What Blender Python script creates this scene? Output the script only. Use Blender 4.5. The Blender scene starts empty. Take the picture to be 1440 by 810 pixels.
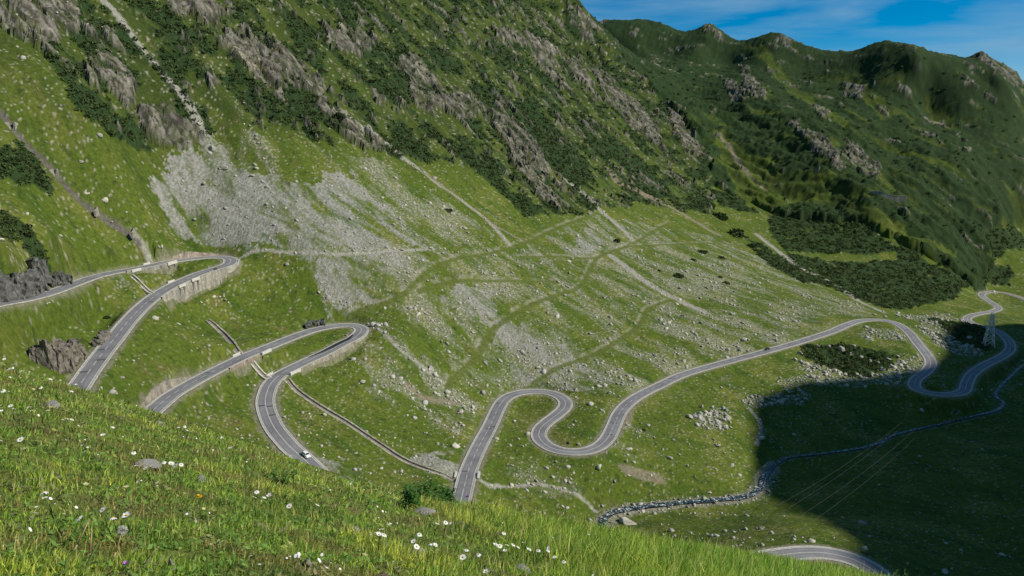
import bpy, bmesh, math, random
import numpy as np
from mathutils import Vector, Matrix

# ------------------------------------------------------------------ camera, sky, sun, exposure
SC = bpy.context.scene
COL = SC.collection
FPX = 1100.0                     # focal length in pixels of the 1440 px wide photograph
PITCH = math.radians(12.06)
cam_d = bpy.data.cameras.new("camera")
cam_d.sensor_width = 36.0
cam_d.lens = 36.0 * FPX / 1440.0
cam_d.clip_start = 0.1
cam_d.clip_end = 20000.0
cam = bpy.data.objects.new("camera", cam_d)
COL.objects.link(cam)
cam.location = (0, 0, 0)
cam.rotation_euler = (math.radians(90) - PITCH, 0, 0)
SC.camera = cam

SUN_AZ = math.radians(100.0)     # clockwise from the view direction (+Y)
SUN_EL = math.radians(38.0)
w = bpy.data.worlds.new("World")
SC.world = w
w.use_nodes = True
nt = w.node_tree
nt.nodes.clear()
out = nt.nodes.new("ShaderNodeOutputWorld")
bg = nt.nodes.new("ShaderNodeBackground")
sky = nt.nodes.new("ShaderNodeTexSky")
sky.sky_type = 'NISHITA'
sky.sun_disc = False
sky.sun_elevation = SUN_EL
sky.sun_rotation = SUN_AZ
sky.altitude = 1800
sky.air_density = 0.8
sky.dust_density = 0.15
sky.ozone_density = 3.0
hs = nt.nodes.new("ShaderNodeHueSaturation")
hs.inputs['Hue'].default_value = 0.495
hs.inputs['Saturation'].default_value = 1.65
hs.inputs['Value'].default_value = 1.6
tc = nt.nodes.new("ShaderNodeTexCoord")
mp = nt.nodes.new("ShaderNodeMapping")
mp.inputs['Rotation'].default_value = (0.0, math.radians(-17), math.radians(20))
mp.inputs['Scale'].default_value = (1.3, 1.3, 9.0)
nz = nt.nodes.new("ShaderNodeTexNoise")
nz.inputs['Scale'].default_value = 2.1
nz.inputs['Detail'].default_value = 6.0
nz.inputs['Roughness'].default_value = 0.55
nz.inputs['Distortion'].default_value = 0.35
cr = nt.nodes.new("ShaderNodeValToRGB")
cr.color_ramp.elements[0].position = 0.45
cr.color_ramp.elements[1].position = 0.68
cr.color_ramp.elements[1].color = (0.75, 0.75, 0.75, 1)
mixc = nt.nodes.new("ShaderNodeMix")
mixc.data_type = 'RGBA'
mixc.inputs[7].default_value = (4.2, 7.4, 10.6, 1)
L = nt.links.new
L(tc.outputs['Generated'], mp.inputs['Vector'])
L(mp.outputs['Vector'], nz.inputs['Vector'])
L(nz.outputs['Fac'], cr.inputs['Fac'])
L(sky.outputs['Color'], hs.inputs['Color'])
L(hs.outputs['Color'], mixc.inputs[6])
L(cr.outputs['Color'], mixc.inputs[0])
L(mixc.outputs[2], bg.inputs['Color'])
bg.inputs['Strength'].default_value = 0.06
L(bg.outputs['Background'], out.inputs['Surface'])

sun_d = bpy.data.lights.new("sun", 'SUN')
sun_d.energy = 5.0
sun_d.angle = math.radians(0.53)
sun_d.color = (1.0, 0.94, 0.82)
sun = bpy.data.objects.new("sun", sun_d)
COL.objects.link(sun)
SUNV = Vector((math.sin(SUN_AZ) * math.cos(SUN_EL), math.cos(SUN_AZ) * math.cos(SUN_EL), math.sin(SUN_EL)))
sun.rotation_euler = SUNV.to_track_quat('Z', 'Y').to_euler()

SC.cycles.diffuse_bounces = 2
SC.view_settings.view_transform = 'Standard'
SC.view_settings.look = 'None'
SC.view_settings.exposure = -0.12
SC.view_settings.gamma = 1.0
SC.view_settings.use_curve_mapping = False

rng = np.random.default_rng(7)
random.seed(7)

# ------------------------------------------------------------------ helpers: noise
_GA = np.linspace(0, 2 * math.pi, 256, endpoint=False)
_GXT = (1.5 * np.cos(_GA)).astype(np.float32); _GYT = (1.5 * np.sin(_GA)).astype(np.float32)
def _hash(ix, iy, seed):
    h = ix * np.uint32(374761393) + iy * np.uint32(668265263) + np.uint32((seed * 1274126177) & 0xffffffff)
    h ^= h >> np.uint32(13)
    h *= np.uint32(1274126177)
    return (h ^ (h >> np.uint32(16))) & np.uint32(255)

def gnoise(x, y, seed=0):
    """gradient noise, about -1..1"""
    x = np.asarray(x, np.float32); y = np.asarray(y, np.float32)
    fx = np.floor(x); fy = np.floor(y)
    ix = fx.astype(np.int32).astype(np.uint32); iy = fy.astype(np.int32).astype(np.uint32)
    fx = x - fx; fy = y - fy
    sx = fx * fx * fx * (fx * (fx * 6 - 15) + 10); sy = fy * fy * fy * (fy * (fy * 6 - 15) + 10)
    one = np.uint32(1)
    h = _hash(ix, iy, seed); n00 = _GXT[h] * fx + _GYT[h] * fy
    h = _hash(ix + one, iy, seed); n10 = _GXT[h] * (fx - 1) + _GYT[h] * fy
    h = _hash(ix, iy + one, seed); n01 = _GXT[h] * fx + _GYT[h] * (fy - 1)
    h = _hash(ix + one, iy + one, seed); n11 = _GXT[h] * (fx - 1) + _GYT[h] * (fy - 1)
    a = n00 + (n10 - n00) * sx; b = n01 + (n11 - n01) * sx
    return a + (b - a) * sy

def fbm(x, y, octv=4, seed=0, gain=0.5):
    s = 0; a = 1; f = 1; t = 0
    for o in range(octv):
        s = s + a * gnoise(x * f, y * f, seed + o * 17)
        t += a; a *= gain; f *= 2.03
    return s / t

def ridged(x, y, octv=4, seed=0, gain=0.5):
    s = 0; a = 1; f = 1; t = 0
    for o in range(octv):
        s = s + a * (1 - 2 * np.abs(gnoise(x * f, y * f, seed + o * 13)))
        t += a; a *= gain; f *= 2.07
    return s / t

def sstep(a, b, x):
    t = np.clip((x - a) / (b - a), 0, 1)
    return t * t * (3 - 2 * t)

# ------------------------------------------------------------------ helpers: rays through points seen in the photograph
CP, SP = math.cos(PITCH), math.sin(PITCH)
def ray(px, py):
    """horizontal and vertical offset for one metre of distance along +Y"""
    px = np.asarray(px, float); py = np.asarray(py, float)
    xd = (px - 720) / FPX; yd = (py - 405) / FPX
    ry = CP - yd * SP; rz = -(SP + yd * CP)
    return xd / ry, rz / ry

def from_z(px, py, z):
    u, v = ray(px, py); d = z / v
    return u * d, d, z
def from_d(px, py, d):
    u, v = ray(px, py)
    return u * d, d, v * d

# ------------------------------------------------------------------ surveyed lines (px, py, height where known)
def line(pts):
    """points (px,py[,z]); heights in between are interpolated along the line"""
    P = np.array([(p[0], p[1]) for p in pts], float)
    idx = [i for i, p in enumerate(pts) if len(p) > 2]
    z = np.interp(np.arange(len(pts)), idx, [pts[i][2] for i in idx])
    x, y, z = from_z(P[:, 0], P[:, 1], z)
    return np.stack([x, y, z], 1)

ROAD_UPPER = line([(-60,440,-58),(0,428,-62),(33,422),(67,413),(100,401,-67),(133,389),(160,383),(200,376),(233,369,-71.5),(267,364),(293,361.5),(313,361.5,-73.2),
    (324,365,-74),(322,371,-74.6),(307,376.5,-75.2),(283,384),(260,393.5,-77),(240,403),(220,415),(200,431,-79.5),(180,452),(160,477),(140,502,-83.5),(122,527,-85),(106,552,-86.5),(88,585,-88)])
ROAD_MIDDLE = line([(185,610,-95),(200,592),(215,577,-97),(228,566),(242,555),(267,540),(293,526),(317,514),(342,502,-103),(367,492),(392,482),(417,472),(440,464.5,-106),(465,459),(485,457,-107),
    (500,458.5),(508,462.5,-108),(506,468.5),(497,475.5,-108.6),(482,483),(457,496),(433,507,-110),(412,517),(395,526,-111),(382,538),(376,550,-112.5),(373,565),(377,583),(387,603,-115),(406,626),(425,643,-118),(450,668,-120.5),(480,700,-123)])
ROAD_LOWER = line([(640,735,-139),(647,708,-140),(652.5,686,-141),(659.5,660),(673,629),(689,599),(701,573,-146),(711,560),(727,553),(746,550.5),(766,551),(783,555.5),(794,563.5,-148),(794,572.5),(784,582.5),(770,593,-148.5),(760,603),(758,614),
    (766,624),(782,632,-149),(804,635.5),(825,634),(843,627),(855,615,-150),(863,599),(871,581),(883,567.5),(900,555.5,-152),(925,543),(960,527,-154),(1010,512),(1070,496),(1120,482),(1167,467),(1193,456),(1213,450.5,-158),(1240,450),(1260,455),(1277,466),(1290,482,-163),
    (1303,498),(1309,510,-165.5),(1303,522,-167),(1289,532.5),(1286,543),(1297,550),(1317,554,-169),(1342,554),(1356,549),(1360,538,-172),(1368,525),(1387,512),(1408,502),(1420,492,-180),(1420,482),(1412,472.5),(1400,464,-186),(1380,458),(1364,453,-192),(1360,447.5),(1367,443.5),(1380,440.5),(1393,438.5),
    (1402,435.5,-202),(1404,432.5),(1398,428),(1388,421.5),(1381,416,-211),(1382,412.5),(1392,410.5),(1403,410.5),(1417,413),(1431,417),(1445,422,-221),(1475,432,-225)])
ROAD_NEAR = line([(1030,800,-127),(1070,786,-128),(1110,779,-129),(1150,776.5,-130),(1185,782,-131),(1215,794,-132),(1243,815,-133),(1262,842,-134)])
STREAM = line([(800,800,-158),(838,765,-160),(847,745,-161),(851,728),(868,718),(900,712,-164),(930,709),(960,706,-167),(1020,701),(1055,696,-171),(1070,684,-172.5),(1078,665),(1105,644,-175),(1160,637,-176),(1207,630),(1237,622),(1255,612),(1293,602,-178),(1327,595),(1367,585),(1400,577,-180),
    (1411,566),(1400,553,-181),(1420,530,-183),(1450,505,-187),(1500,480,-195)])

# terrain survey points: (px,py,z) then (px,py,distance) then plain metres
CTRL = []
for Ln in (ROAD_UPPER, ROAD_MIDDLE, ROAD_LOWER, ROAD_NEAR):
    CTRL += [tuple(p) for p in Ln]
CTRL += [(p[0], p[1], p[2] - 0.6) for p in STREAM]
for px, py, z in [(333,390,-81),(318,401,-83),(298,407,-83.5),(262,427,-86),(232,442,-87),(505,485,-112),(480,501,-116),(450,514,-116),(425,524,-115),(335,524,-107.5),(318,529,-106.5),
                  (200,393,-76.5),(235,386,-77),(100,455,-80),(50,480,-77),(60,560,-86),(150,440,-80.5),(300,560,-107),(330,620,-112),(520,600,-128),(560,640,-134),(600,610,-137),(470,560,-121),(600,540,-130),(560,470,-110),
                  (700,640,-145),(780,680,-153),(850,690,-158),(950,640,-160),(1000,600,-162),(950,580,-157),(1030,650,-168),(1100,600,-171),(1150,560,-168),(1200,520,-166),(1240,490,-161.5),(1130,520,-162),(1330,480,-178),(1350,500,-178),(1200,580,-173),(1280,580,-176),
                  (930,740,-158),(1000,745,-156),(1100,735,-148),(1180,745,-146),(1250,740,-155),(1200,690,-168),(1330,650,-172),(1420,640,-172),(1350,760,-160),(1430,780,-162),(1430,700,-168),(1430,450,-200),(1430,540,-180)]:
    CTRL.append(from_z(px, py, z))
for px, py, d in [(50,352,292),(0,340,285),(100,350,330),(20,300,320),(0,200,360),(90,240,390),(180,320,395),(250,330,430),(330,340,437),(450,356,440),(560,350,475),(620,345,510),(290,195,495),(230,260,450),(400,270,480),(500,290,500),
                  (1440,330,1190),(1400,395,1040),(1350,395,960),(1250,432,775),(1180,408,800),(1100,350,900),(1240,292,1060),(1290,310,1050),(1150,290,1090),(1340,345,1020),(1440,250,1250),(1265,225,1240),(1150,200,1225),(1070,270,1135),(1035,225,1215),
                  (985,150,1400),(930,95,1530),(1120,130,1430),(1180,140,1400),(1400,170,1340),(1050,130,1400),(1110,185,1255),(1160,235,1150),(1205,275,1080),(1150,160,1340),(1215,225,1215),(1300,140,1390),(1360,230,1225),(1400,290,1180),
                  (800,-8,1500),(850,45,1500),(905,110,1400),(960,170,1280),(1000,225,1170),(1040,290,1060),
                  (848,34,1790),(875,32,1770),(905,30,1750),(940,40,1730),(966,48,1712),(985,42,1700),(1000,39,1690),(1016,49,1678),(1042,62,1660),(1066,55,1640),(1090,48,1622),(1115,58,1600),(1140,70,1580),(1166,76,1560),(1200,75,1520),(1225,67,1500),(1250,61,1490),(1275,66,1480),(1300,78,1480),(1330,79,1475),(1352,85,1470),(1366,86,1470),(1381,79,1470),(1395,90,1465),(1415,97,1460),(1435,115,1460),(1455,137,1460),(1500,165,1460),(1560,200,1460)]:
    CTRL.append(from_d(px, py, d))
    if py < 90 and d > 1440:
        q = from_d(px, py, d)
        CTRL.append((q[0], q[1] + 170, q[2] - 90))
        CTRL.append((q[0] - (45 if px < 1170 else 10), q[1] - 82, q[2] - 52))
# the long valley wall: metres along its foot (t), metres up the slope (s)
def wall_pt(t, s):
    return 3 + 0.53 * t - 0.85 * s, 643 + 0.85 * t + 0.53 * s
for t in range(-420, 600, 115):
    for s, h in ((70, 52), (140, 112), (220, 188), (310, 268), (420, 345), (560, 330), (720, 200)):
        x, y = wall_pt(t, s)
        CTRL.append((x, y, -76 - 0.06 * t + h))
for t in (0, 120, 240, 360):
    x, y = wall_pt(t, 0); CTRL.append((x, y, -76 - 0.06 * t))
CTRL += [(-50,120,-50),(0,130,-88),(60,125,-104),(-120,150,-52),(-100,200,-82),(0,200,-112),(-50,190,-90),(60,190,-126),(120,150,-128),(-180,150,-30),(-250,100,20),(-300,250,60),(180,150,-140),(200,250,-160),
         (260,330,-168),(330,420,-172),(420,560,-176),(520,700,-195),(700,950,-215),(820,1150,-205),(900,1350,-60),(1100,1000,-190),(1300,1200,-120)]
CT = np.array(CTRL, float)
# drop near-duplicates so the system stays well posed
keep = []
for i, p in enumerate(CT):
    if all((p[0] - CT[j][0]) ** 2 + (p[1] - CT[j][1]) ** 2 > 16 for j in keep):
        keep.append(i)
CT = CT[keep]
SCL = 100.0
def _kern(dx, dy):
    return -np.sqrt(dx * dx + dy * dy + (14.0 / SCL) ** 2)
_cx, _cy = CT[:, 0] / SCL, CT[:, 1] / SCL
_n = len(CT)
_A = np.zeros((_n + 3, _n + 3))
_A[:_n, :_n] = _kern(_cx[:, None] - _cx[None], _cy[:, None] - _cy[None]) + np.eye(_n) * 0.003
_A[:_n, _n] = 1; _A[:_n, _n + 1] = _cx; _A[:_n, _n + 2] = _cy
_A[_n:, :_n] = _A[:_n, _n:].T
_w = np.linalg.solve(_A, np.concatenate([CT[:, 2], [0, 0, 0]]))
def rbf(x, y):
    sh = np.shape(x)
    x = np.ravel(np.asarray(x, np.float64)) / SCL; y = np.ravel(np.asarray(y, np.float64)) / SCL
    r = np.empty(len(x))
    cx = _cx.astype(np.float32); cy = _cy.astype(np.float32); ww = _w[:_n].astype(np.float32)
    for i in range(0, len(x), 40000):
        a = x[i:i + 40000].astype(np.float32)[:, None]; b = y[i:i + 40000].astype(np.float32)[:, None]
        r[i:i + 40000] = _kern(a - cx, b - cy) @ ww
    r += _w[_n] + _w[_n + 1] * x + _w[_n + 2] * y
    return r.reshape(sh)

# the grassy hillside the photographer stands on
EYE = 1.65
def near_hill(x, y):
    x = np.asarray(x, float); y = np.asarray(y, float)
    ye = np.interp(x, [-12, 0, 12], [11.5, 14.0, 19.0])
    c = EYE / ye ** 2
    b = np.interp(x, [-9, -5.5, -3.2, -1, 3.5, 7, 10], [-0.245, -0.275, -0.305, -0.305, -0.312, -0.308, -0.312])
    yy = np.maximum(y, -20)
    y1 = (0.75 + b) / (2 * c)
    q = np.where(yy < y1, b * yy - c * yy * np.abs(yy), b * y1 - c * y1 * y1 - 0.75 * (yy - y1))
    z = -EYE - 0.285 * x + q
    z = z + 0.10 * fbm(x / 3.1, y / 3.1, 3, 91) + 0.035 * fbm(x / 0.7, y / 0.7, 2, 95)
    return z

def base_h(x, y):
    x = np.asarray(x, float); y = np.asarray(y, float)
    r = np.hypot(x, y)
    far = rbf(x, y)
    wgt = sstep(50, 125, r)
    return far * wgt + near_hill(x, np.minimum(y, 160)) * (1 - wgt)

def at(pts, near=False):
    """walk along the sight line of a photograph point until it meets the ground"""
    P = np.atleast_2d(np.array(pts, float))
    u, v = ray(P[:, 0], P[:, 1])
    d = np.geomspace(2.0, 70, 260) if near else np.geomspace(150, 2300, 420)
    X = u[:, None] * d; Y = np.broadcast_to(d, X.shape)
    f = (near_hill(X, Y) if near else base_h(X, Y)) - v[:, None] * d
    hit = f > 0
    k = np.where(hit.any(1), hit.argmax(1), len(d) - 1)
    k = np.maximum(k, 1)
    i = np.arange(len(P))
    f0, f1 = f[i, k - 1], f[i, k]
    tt = np.clip(-f0 / np.where(f1 - f0 == 0, 1, f1 - f0), 0, 1)
    dd = d[k - 1] + tt * (d[k] - d[k - 1])
    return np.stack([u * dd, dd, v * dd], 1)

def resample(P, step, closed=False):
    """Catmull-Rom through the points, even spacing"""
    P = np.asarray(P, float)
    Q = np.vstack([2 * P[0] - P[1], P, 2 * P[-1] - P[-2]])
    o = []
    for i in range(1, len(Q) - 2):
        n = max(2, int(np.linalg.norm(Q[i + 1] - Q[i]) / (step * 0.4)))
        t = np.linspace(0, 1, n, endpoint=False)[:, None]
        o.append(0.5 * (2 * Q[i] + (Q[i + 1] - Q[i - 1]) * t + (2 * Q[i - 1] - 5 * Q[i] + 4 * Q[i + 1] - Q[i + 2]) * t ** 2 + (3 * Q[i] - Q[i - 1] - 3 * Q[i + 1] + Q[i + 2]) * t ** 3))
    o = np.vstack(o + [Q[-2][None]])
    s = np.concatenate([[0], np.cumsum(np.linalg.norm(np.diff(o, axis=0), axis=1))])
    n = max(2, int(s[-1] / step))
    ss = np.linspace(0, s[-1], n)
    return np.stack([np.interp(ss, s, o[:, k]) for k in range(o.shape[1])], 1)

def smooth1(a, n):
    n = min(n, (len(a) - 2) // 2)
    if n < 1: return a
    k = np.hanning(2 * n + 3)[1:-1]; k /= k.sum()
    p = np.concatenate([2 * a[0] - a[n:0:-1], a, 2 * a[-1] - a[-2:-n - 2:-1]])
    return np.convolve(p, k, 'same')[n:-n]

def normals2d(P):
    t = np.gradient(P[:, :2], axis=0)
    t /= np.linalg.norm(t, axis=1)[:, None] + 1e-9
    return np.stack([-t[:, 1], t[:, 0]], 1)          # points to the left of travel

def dist_to(x, y, P, reach):
    """distance, side and index of the nearest sample of line P; inf beyond reach"""
    x = np.ravel(x); y = np.ravel(y)
    D = np.full(len(x), 1e9); K = np.zeros(len(x), int); S = np.zeros(len(x))
    b = reach
    x0, y0 = P[:, 0].min() - 2 * b, P[:, 1].min() - 2 * b
    nx = int((P[:, 0].max() - x0) / b) + 4; ny = int((P[:, 1].max() - y0) / b) + 4
    g = np.zeros((nx, ny), bool)
    gi = ((P[:, 0] - x0) / b).astype(int); gj = ((P[:, 1] - y0) / b).astype(int)
    for a in (-1, 0, 1):
        for c in (-1, 0, 1):
            g[np.clip(gi + a, 0, nx - 1), np.clip(gj + c, 0, ny - 1)] = True
    vi = np.floor((x - x0) / b).astype(int); vj = np.floor((y - y0) / b).astype(int)
    ok = (vi >= 0) & (vi < nx) & (vj >= 0) & (vj < ny)
    cand = np.where(ok)[0]
    cand = cand[g[vi[cand], vj[cand]]]
    px = P[:, 0].astype(np.float32); py = P[:, 1].astype(np.float32)
    N = normals2d(P)
    for i in range(0, len(cand), 20000):
        c = cand[i:i + 20000]
        d2 = (x[c].astype(np.float32)[:, None] - px) ** 2 + (y[c].astype(np.float32)[:, None] - py) ** 2
        k = d2.argmin(1)
        D[c] = np.sqrt(d2[np.arange(len(c)), k]); K[c] = k
        S[c] = (x[c] - P[k, 0]) * N[k, 0] + (y[c] - P[k, 1]) * N[k, 1]
    return D, S, K

# ------------------------------------------------------------------ helpers: objects
def mesh_np(name, V, F, mats, smooth=False):
    me = bpy.data.meshes.new(name)
    V = np.asarray(V, np.float32); F = np.asarray(F, np.int32)
    k = F.shape[1]
    me.vertices.add(len(V)); me.vertices.foreach_set('co', V.ravel())
    me.loops.add(F.size); me.loops.foreach_set('vertex_index', F.ravel())
    me.polygons.add(len(F)); me.polygons.foreach_set('loop_start', np.arange(0, F.size, k, dtype=np.int32))
    if smooth:
        me.polygons.foreach_set('use_smooth', np.ones(len(F), bool))
    for m in (mats if isinstance(mats, (list, tuple)) else [mats]):
        me.materials.append(m)
    me.update(calc_edges=True)
    return me

def obj(name, me, parent=None, label=None, cat=None, group=None, kind=None, loc=None, rot=None):
    o = bpy.data.objects.new(name, me)
    COL.objects.link(o)
    if parent is not None: o.parent = parent
    if loc is not None: o.location = loc
    if rot is not None: o.rotation_euler = rot
    if label: o['label'] = label
    if cat: o['category'] = cat
    if group: o['group'] = group
    if kind: o['kind'] = kind
    return o

ORD = ['first', 'second', 'third', 'fourth', 'fifth', 'sixth', 'seventh', 'eighth', 'ninth', 'tenth', 'eleventh', 'twelfth', 'thirteenth', 'fourteenth', 'fifteenth', 'sixteenth', 'seventeenth', 'eighteenth', 'nineteenth', 'twentieth', 'twenty-first', 'twenty-second', 'twenty-third', 'twenty-fourth', 'twenty-fifth', 'twenty-sixth']
def place_word(k, n):
    '''place of the k-th of n counted from the left'''
    if k == 0: return 'leftmost'
    if k == n - 1: return 'rightmost'
    return ORD[k] + ' from the left'

def color_attr(me, C, name='tint'):
    a = me.attributes.new(name, 'FLOAT_COLOR', 'POINT')
    c = np.ones((len(C), 4), np.float32); c[:, :3] = C
    a.data.foreach_set('color', c.ravel())

def new_mat(name):
    m = bpy.data.materials.new(name); m.use_nodes = True
    n = m.node_tree; n.nodes.clear()
    o = n.nodes.new('ShaderNodeOutputMaterial'); b = n.nodes.new('ShaderNodeBsdfPrincipled')
    n.links.new(b.outputs[0], o.inputs[0])
    return m, n, b

def noisy_mat(name, col, rough=0.85, var=0.35, scale=3.0, bump=0.25, dark=None, spec=0.3, detail=5, metallic=0.0):
    """plain colour broken up by procedural noise and fine relief"""
    m, n, b = new_mat(name)
    tc = n.nodes.new('ShaderNodeTexCoord')
    nz = n.nodes.new('ShaderNodeTexNoise'); nz.inputs['Scale'].default_value = scale; nz.inputs['Detail'].default_value = detail; nz.inputs['Roughness'].default_value = 0.65
    n.links.new(tc.outputs['Object'], nz.inputs['Vector'])
    r = n.nodes.new('ShaderNodeValToRGB')
    c0 = dark if dark else tuple(c * (1 - var) for c in col)
    r.color_ramp.elements[0].position = 0.3; r.color_ramp.elements[0].color = (*c0, 1)
    r.color_ramp.elements[1].position = 0.7; r.color_ramp.elements[1].color = (*[min(1, c * (1 + var * 0.6)) for c in col], 1)
    n.links.new(nz.outputs['Fac'], r.inputs['Fac']); n.links.new(r.outputs['Color'], b.inputs['Base Color'])
    b.inputs['Roughness'].default_value = rough; b.inputs['Specular IOR Level'].default_value = spec; b.inputs['Metallic'].default_value = metallic
    if bump:
        bp = n.nodes.new('ShaderNodeBump'); bp.inputs['Strength'].default_value = bump; bp.inputs['Distance'].default_value = 0.1
        n.links.new(nz.outputs['Fac'], bp.inputs['Height']); n.links.new(bp.outputs['Normal'], b.inputs['Normal'])
    return m

def tint_mat(name, rough=0.8, spec=0.25, noise=0.0, scale=1.0, bump=0.0, trans=0.0, dist=0.1):
    """colour comes from the mesh (patches of grass, rock, scree), broken up by fine noise"""
    m, n, b = new_mat(name)
    at_ = n.nodes.new('ShaderNodeAttribute'); at_.attribute_name = 'tint'
    src = at_.outputs['Color']
    if noise:
        tc = n.nodes.new('ShaderNodeTexCoord')
        nz = n.nodes.new('ShaderNodeTexNoise'); nz.inputs['Scale'].default_value = scale; nz.inputs['Detail'].default_value = 6; nz.inputs['Roughness'].default_value = 0.7
        n.links.new(tc.outputs['Object'], nz.inputs['Vector'])
        mr = n.nodes.new('ShaderNodeMapRange'); mr.inputs[1].default_value = 0.3; mr.inputs[2].default_value = 0.7; mr.inputs[3].default_value = 1 - noise; mr.inputs[4].default_value = 1 + noise
        n.links.new(nz.outputs['Fac'], mr.inputs[0])
        mx = n.nodes.new('ShaderNodeVectorMath'); mx.operation = 'SCALE'
        n.links.new(src, mx.inputs[0]); n.links.new(mr.outputs[0], mx.inputs['Scale'])
        src = mx.outputs[0]
        if bump:
            bp = n.nodes.new('ShaderNodeBump'); bp.inputs['Strength'].default_value = bump; bp.inputs['Distance'].default_value = dist
            n.links.new(nz.outputs['Fac'], bp.inputs['Height']); n.links.new(bp.outputs['Normal'], b.inputs['Normal'])
    n.links.new(src, b.inputs['Base Color'])
    b.inputs['Roughness'].default_value = rough; b.inputs['Specular IOR Level'].default_value = spec
    if trans:
        t = n.nodes.new('ShaderNodeBsdfTranslucent'); n.links.new(src, t.inputs['Color'])
        ms = n.nodes.new('ShaderNodeMixShader'); ms.inputs[0].default_value = trans
        o = [k for k in n.nodes if k.type == 'OUTPUT_MATERIAL'][0]
        n.links.new(b.outputs[0], ms.inputs[1]); n.links.new(t.outputs[0], ms.inputs[2]); n.links.new(ms.outputs[0], o.inputs[0])
    return m

# ------------------------------------------------------------------ finished lines of roads, tracks, channels, stream
def finish_road(P, step=1.5, sm=12):
    Q = resample(P, step)
    Q[:, 2] = smooth1(Q[:, 2], min(sm, len(Q) // 3))
    return Q
R_UP, R_MID, R_LOW, R_NEAR = [finish_road(p) for p in (ROAD_UPPER, ROAD_MIDDLE, ROAD_LOWER, ROAD_NEAR)]
ROADS = [R_UP, R_MID, R_LOW, R_NEAR]
S_LINE = resample(STREAM, 2.0); S_LINE[:, 2] = smooth1(np.minimum.accumulate(S_LINE[:, 2]), 10)
HALF = 3.9                                   # half width of the roadbed

def nearest_idx(R, px, py):
    p = line([(px, py, -100)])[0]
    u, v = ray(px, py)
    uu = R[:, 0] / R[:, 1]; vv = R[:, 2] / R[:, 1]
    return int(((uu - u) ** 2 + (vv - v) ** 2).argmin())

# stretches with masonry below (or above) the road: (road, from, to, side)  side +1 = left of travel
def stretch(R, a, b):
    i, j = nearest_idx(R, *a), nearest_idx(R, *b)
    return (min(i, j), max(i, j))
WALL_SPEC = [  # road, from, to, side, top above road, bottom below road, name text
    (R_UP, (325,366), (214,419), 1, 0.35, 9.5, 'tall pale masonry retaining wall wrapping below the upper hairpin', 'retaining wall'),
    (R_UP, (236,369), (318,362), 1, 4.2, 0.8, 'pale pinkish masonry wall holding the bank above the upper hairpin', 'retaining wall'),
    (R_UP, (166,382), (236,369), -1, 0.3, 5.0, 'long grey masonry wall below the straight above the upper hairpin', 'retaining wall'),
    (R_MID, (506,469), (410,518), 1, 0.35, 6.0, 'pale stone retaining wall under the lower leg of the middle hairpin', 'retaining wall'),
    (R_MID, (310,517), (352,498), -1, 0.3, 5.5, 'pinkish masonry wall under the upper leg of the middle hairpin', 'retaining wall'),
    (R_MID, (213,579), (290,528), 1, 3.6, 0.8, 'weathered masonry wall on the bank beside the left end of the middle road', 'retaining wall'),
]
WALLS = []
for (R, a, b, side, up, dn, lab, cat) in WALL_SPEC:
    i, j = stretch(R, a, b)
    WALLS.append((R, i, j, side, up, dn, lab, cat))

def track(pts):
    P = at(pts)
    Q = resample(P, 2.0); Q[:, 2] = smooth1(Q[:, 2], 6)
    return Q
TRACKS = [track(t) for t in (
    [(500,440),(513,433),(547,425),(573,410),(593,390),(613,375),(647,363),(687,357),(720,348),(747,338),(780,323),(813,310),(840,300)],
    [(630,545),(643,527),(667,507),(683,480),(700,458),(727,440),(757,425),(790,413),(817,402),(830,380),(840,363),(857,355),(880,347),(900,337),(923,323),(943,313)],
    [(840,363),(813,363),(780,361),(733,362)],
    [(740,545),(757,535),(780,520),(813,507),(840,497),(873,477),(900,457),(910,437),(927,427),(947,422)],
    [(590,410),(620,400),(653,395),(693,395),(747,396),(780,397)],
    [(880,347),(940,344),(1000,342),(1045,345)])]
STREAKS = [(track(t), wd, c) for t, wd, c in (
    ([(140,2),(170,35),(200,75),(235,115),(262,150),(285,188)], 4.0, 'scree'),
    ([(545,205),(580,235),(620,262),(660,290),(690,315),(718,345)], 3.0, 'scree'),
    ([(590,235),(650,285),(700,320),(735,338)], 2.2, 'dirt'),
    ([(480,160),(505,182),(530,203)], 3.0, 'scree'),
    ([(787,248),(815,270),(840,292),(870,318),(893,340)], 4.5, 'scree'),
    ([(855,240),(870,258),(900,272),(950,295),(1010,330)], 6.0, 'dirt'),
    ([(1010,190),(1030,225),(1045,245),(1075,275)], 5.0, 'dirt'),
    ([(1065,330),(1090,350),(1130,380),(1180,405),(1240,438)], 5.0, 'scree'),
    ([(335,362),(365,353),(430,356),(480,358),(523,355),(563,352),(610,350)], 1.6, 'scree'),
    ([(530,462),(560,490),(600,520),(622,537)], 1.6, 'scree'),
    ([(700,684),(760,682),(815,697),(838,712)], 1.4, 'scree'),
    ([(668,677),(680,683),(700,684)], 2.0, 'scree'),
    ([(860,360),(880,375),(910,398),(950,420),(990,438)], 6.0, 'scree'),
    ([(190,335),(205,350),(217,366)], 3.0, 'scree'), ([(886,573),(884,590),(876,604)], 2.6, 'dirt'), ([(749,598),(747,612)], 2.2, 'dirt'), ([(575,545),(600,560),(640,565)], 3.0, 'dirt'), ([(880,660),(900,665),(925,672)], 4.0, 'dirt'),
    ([(1055,575),(1070,600),(1064,625)], 1.5, 'scree'))]
GULLY = track([(2,165),(20,185),(38,205),(58,225),(78,247),(100,272),(122,292),(145,308),(170,322),(190,337)])
CHANNELS = [track(t) for t in (
    [(350,510),(358,516),(368,523),(379,530)],
    [(404,538),(415,548),(440,565),(470,583),(500,602),(535,625),(570,647),(605,661),(636,669)],
    [(292,450),(302,458),(315,470),(328,483),(338,494)],
    [(184,388),(193,394),(205,401),(215,408)])]

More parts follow.
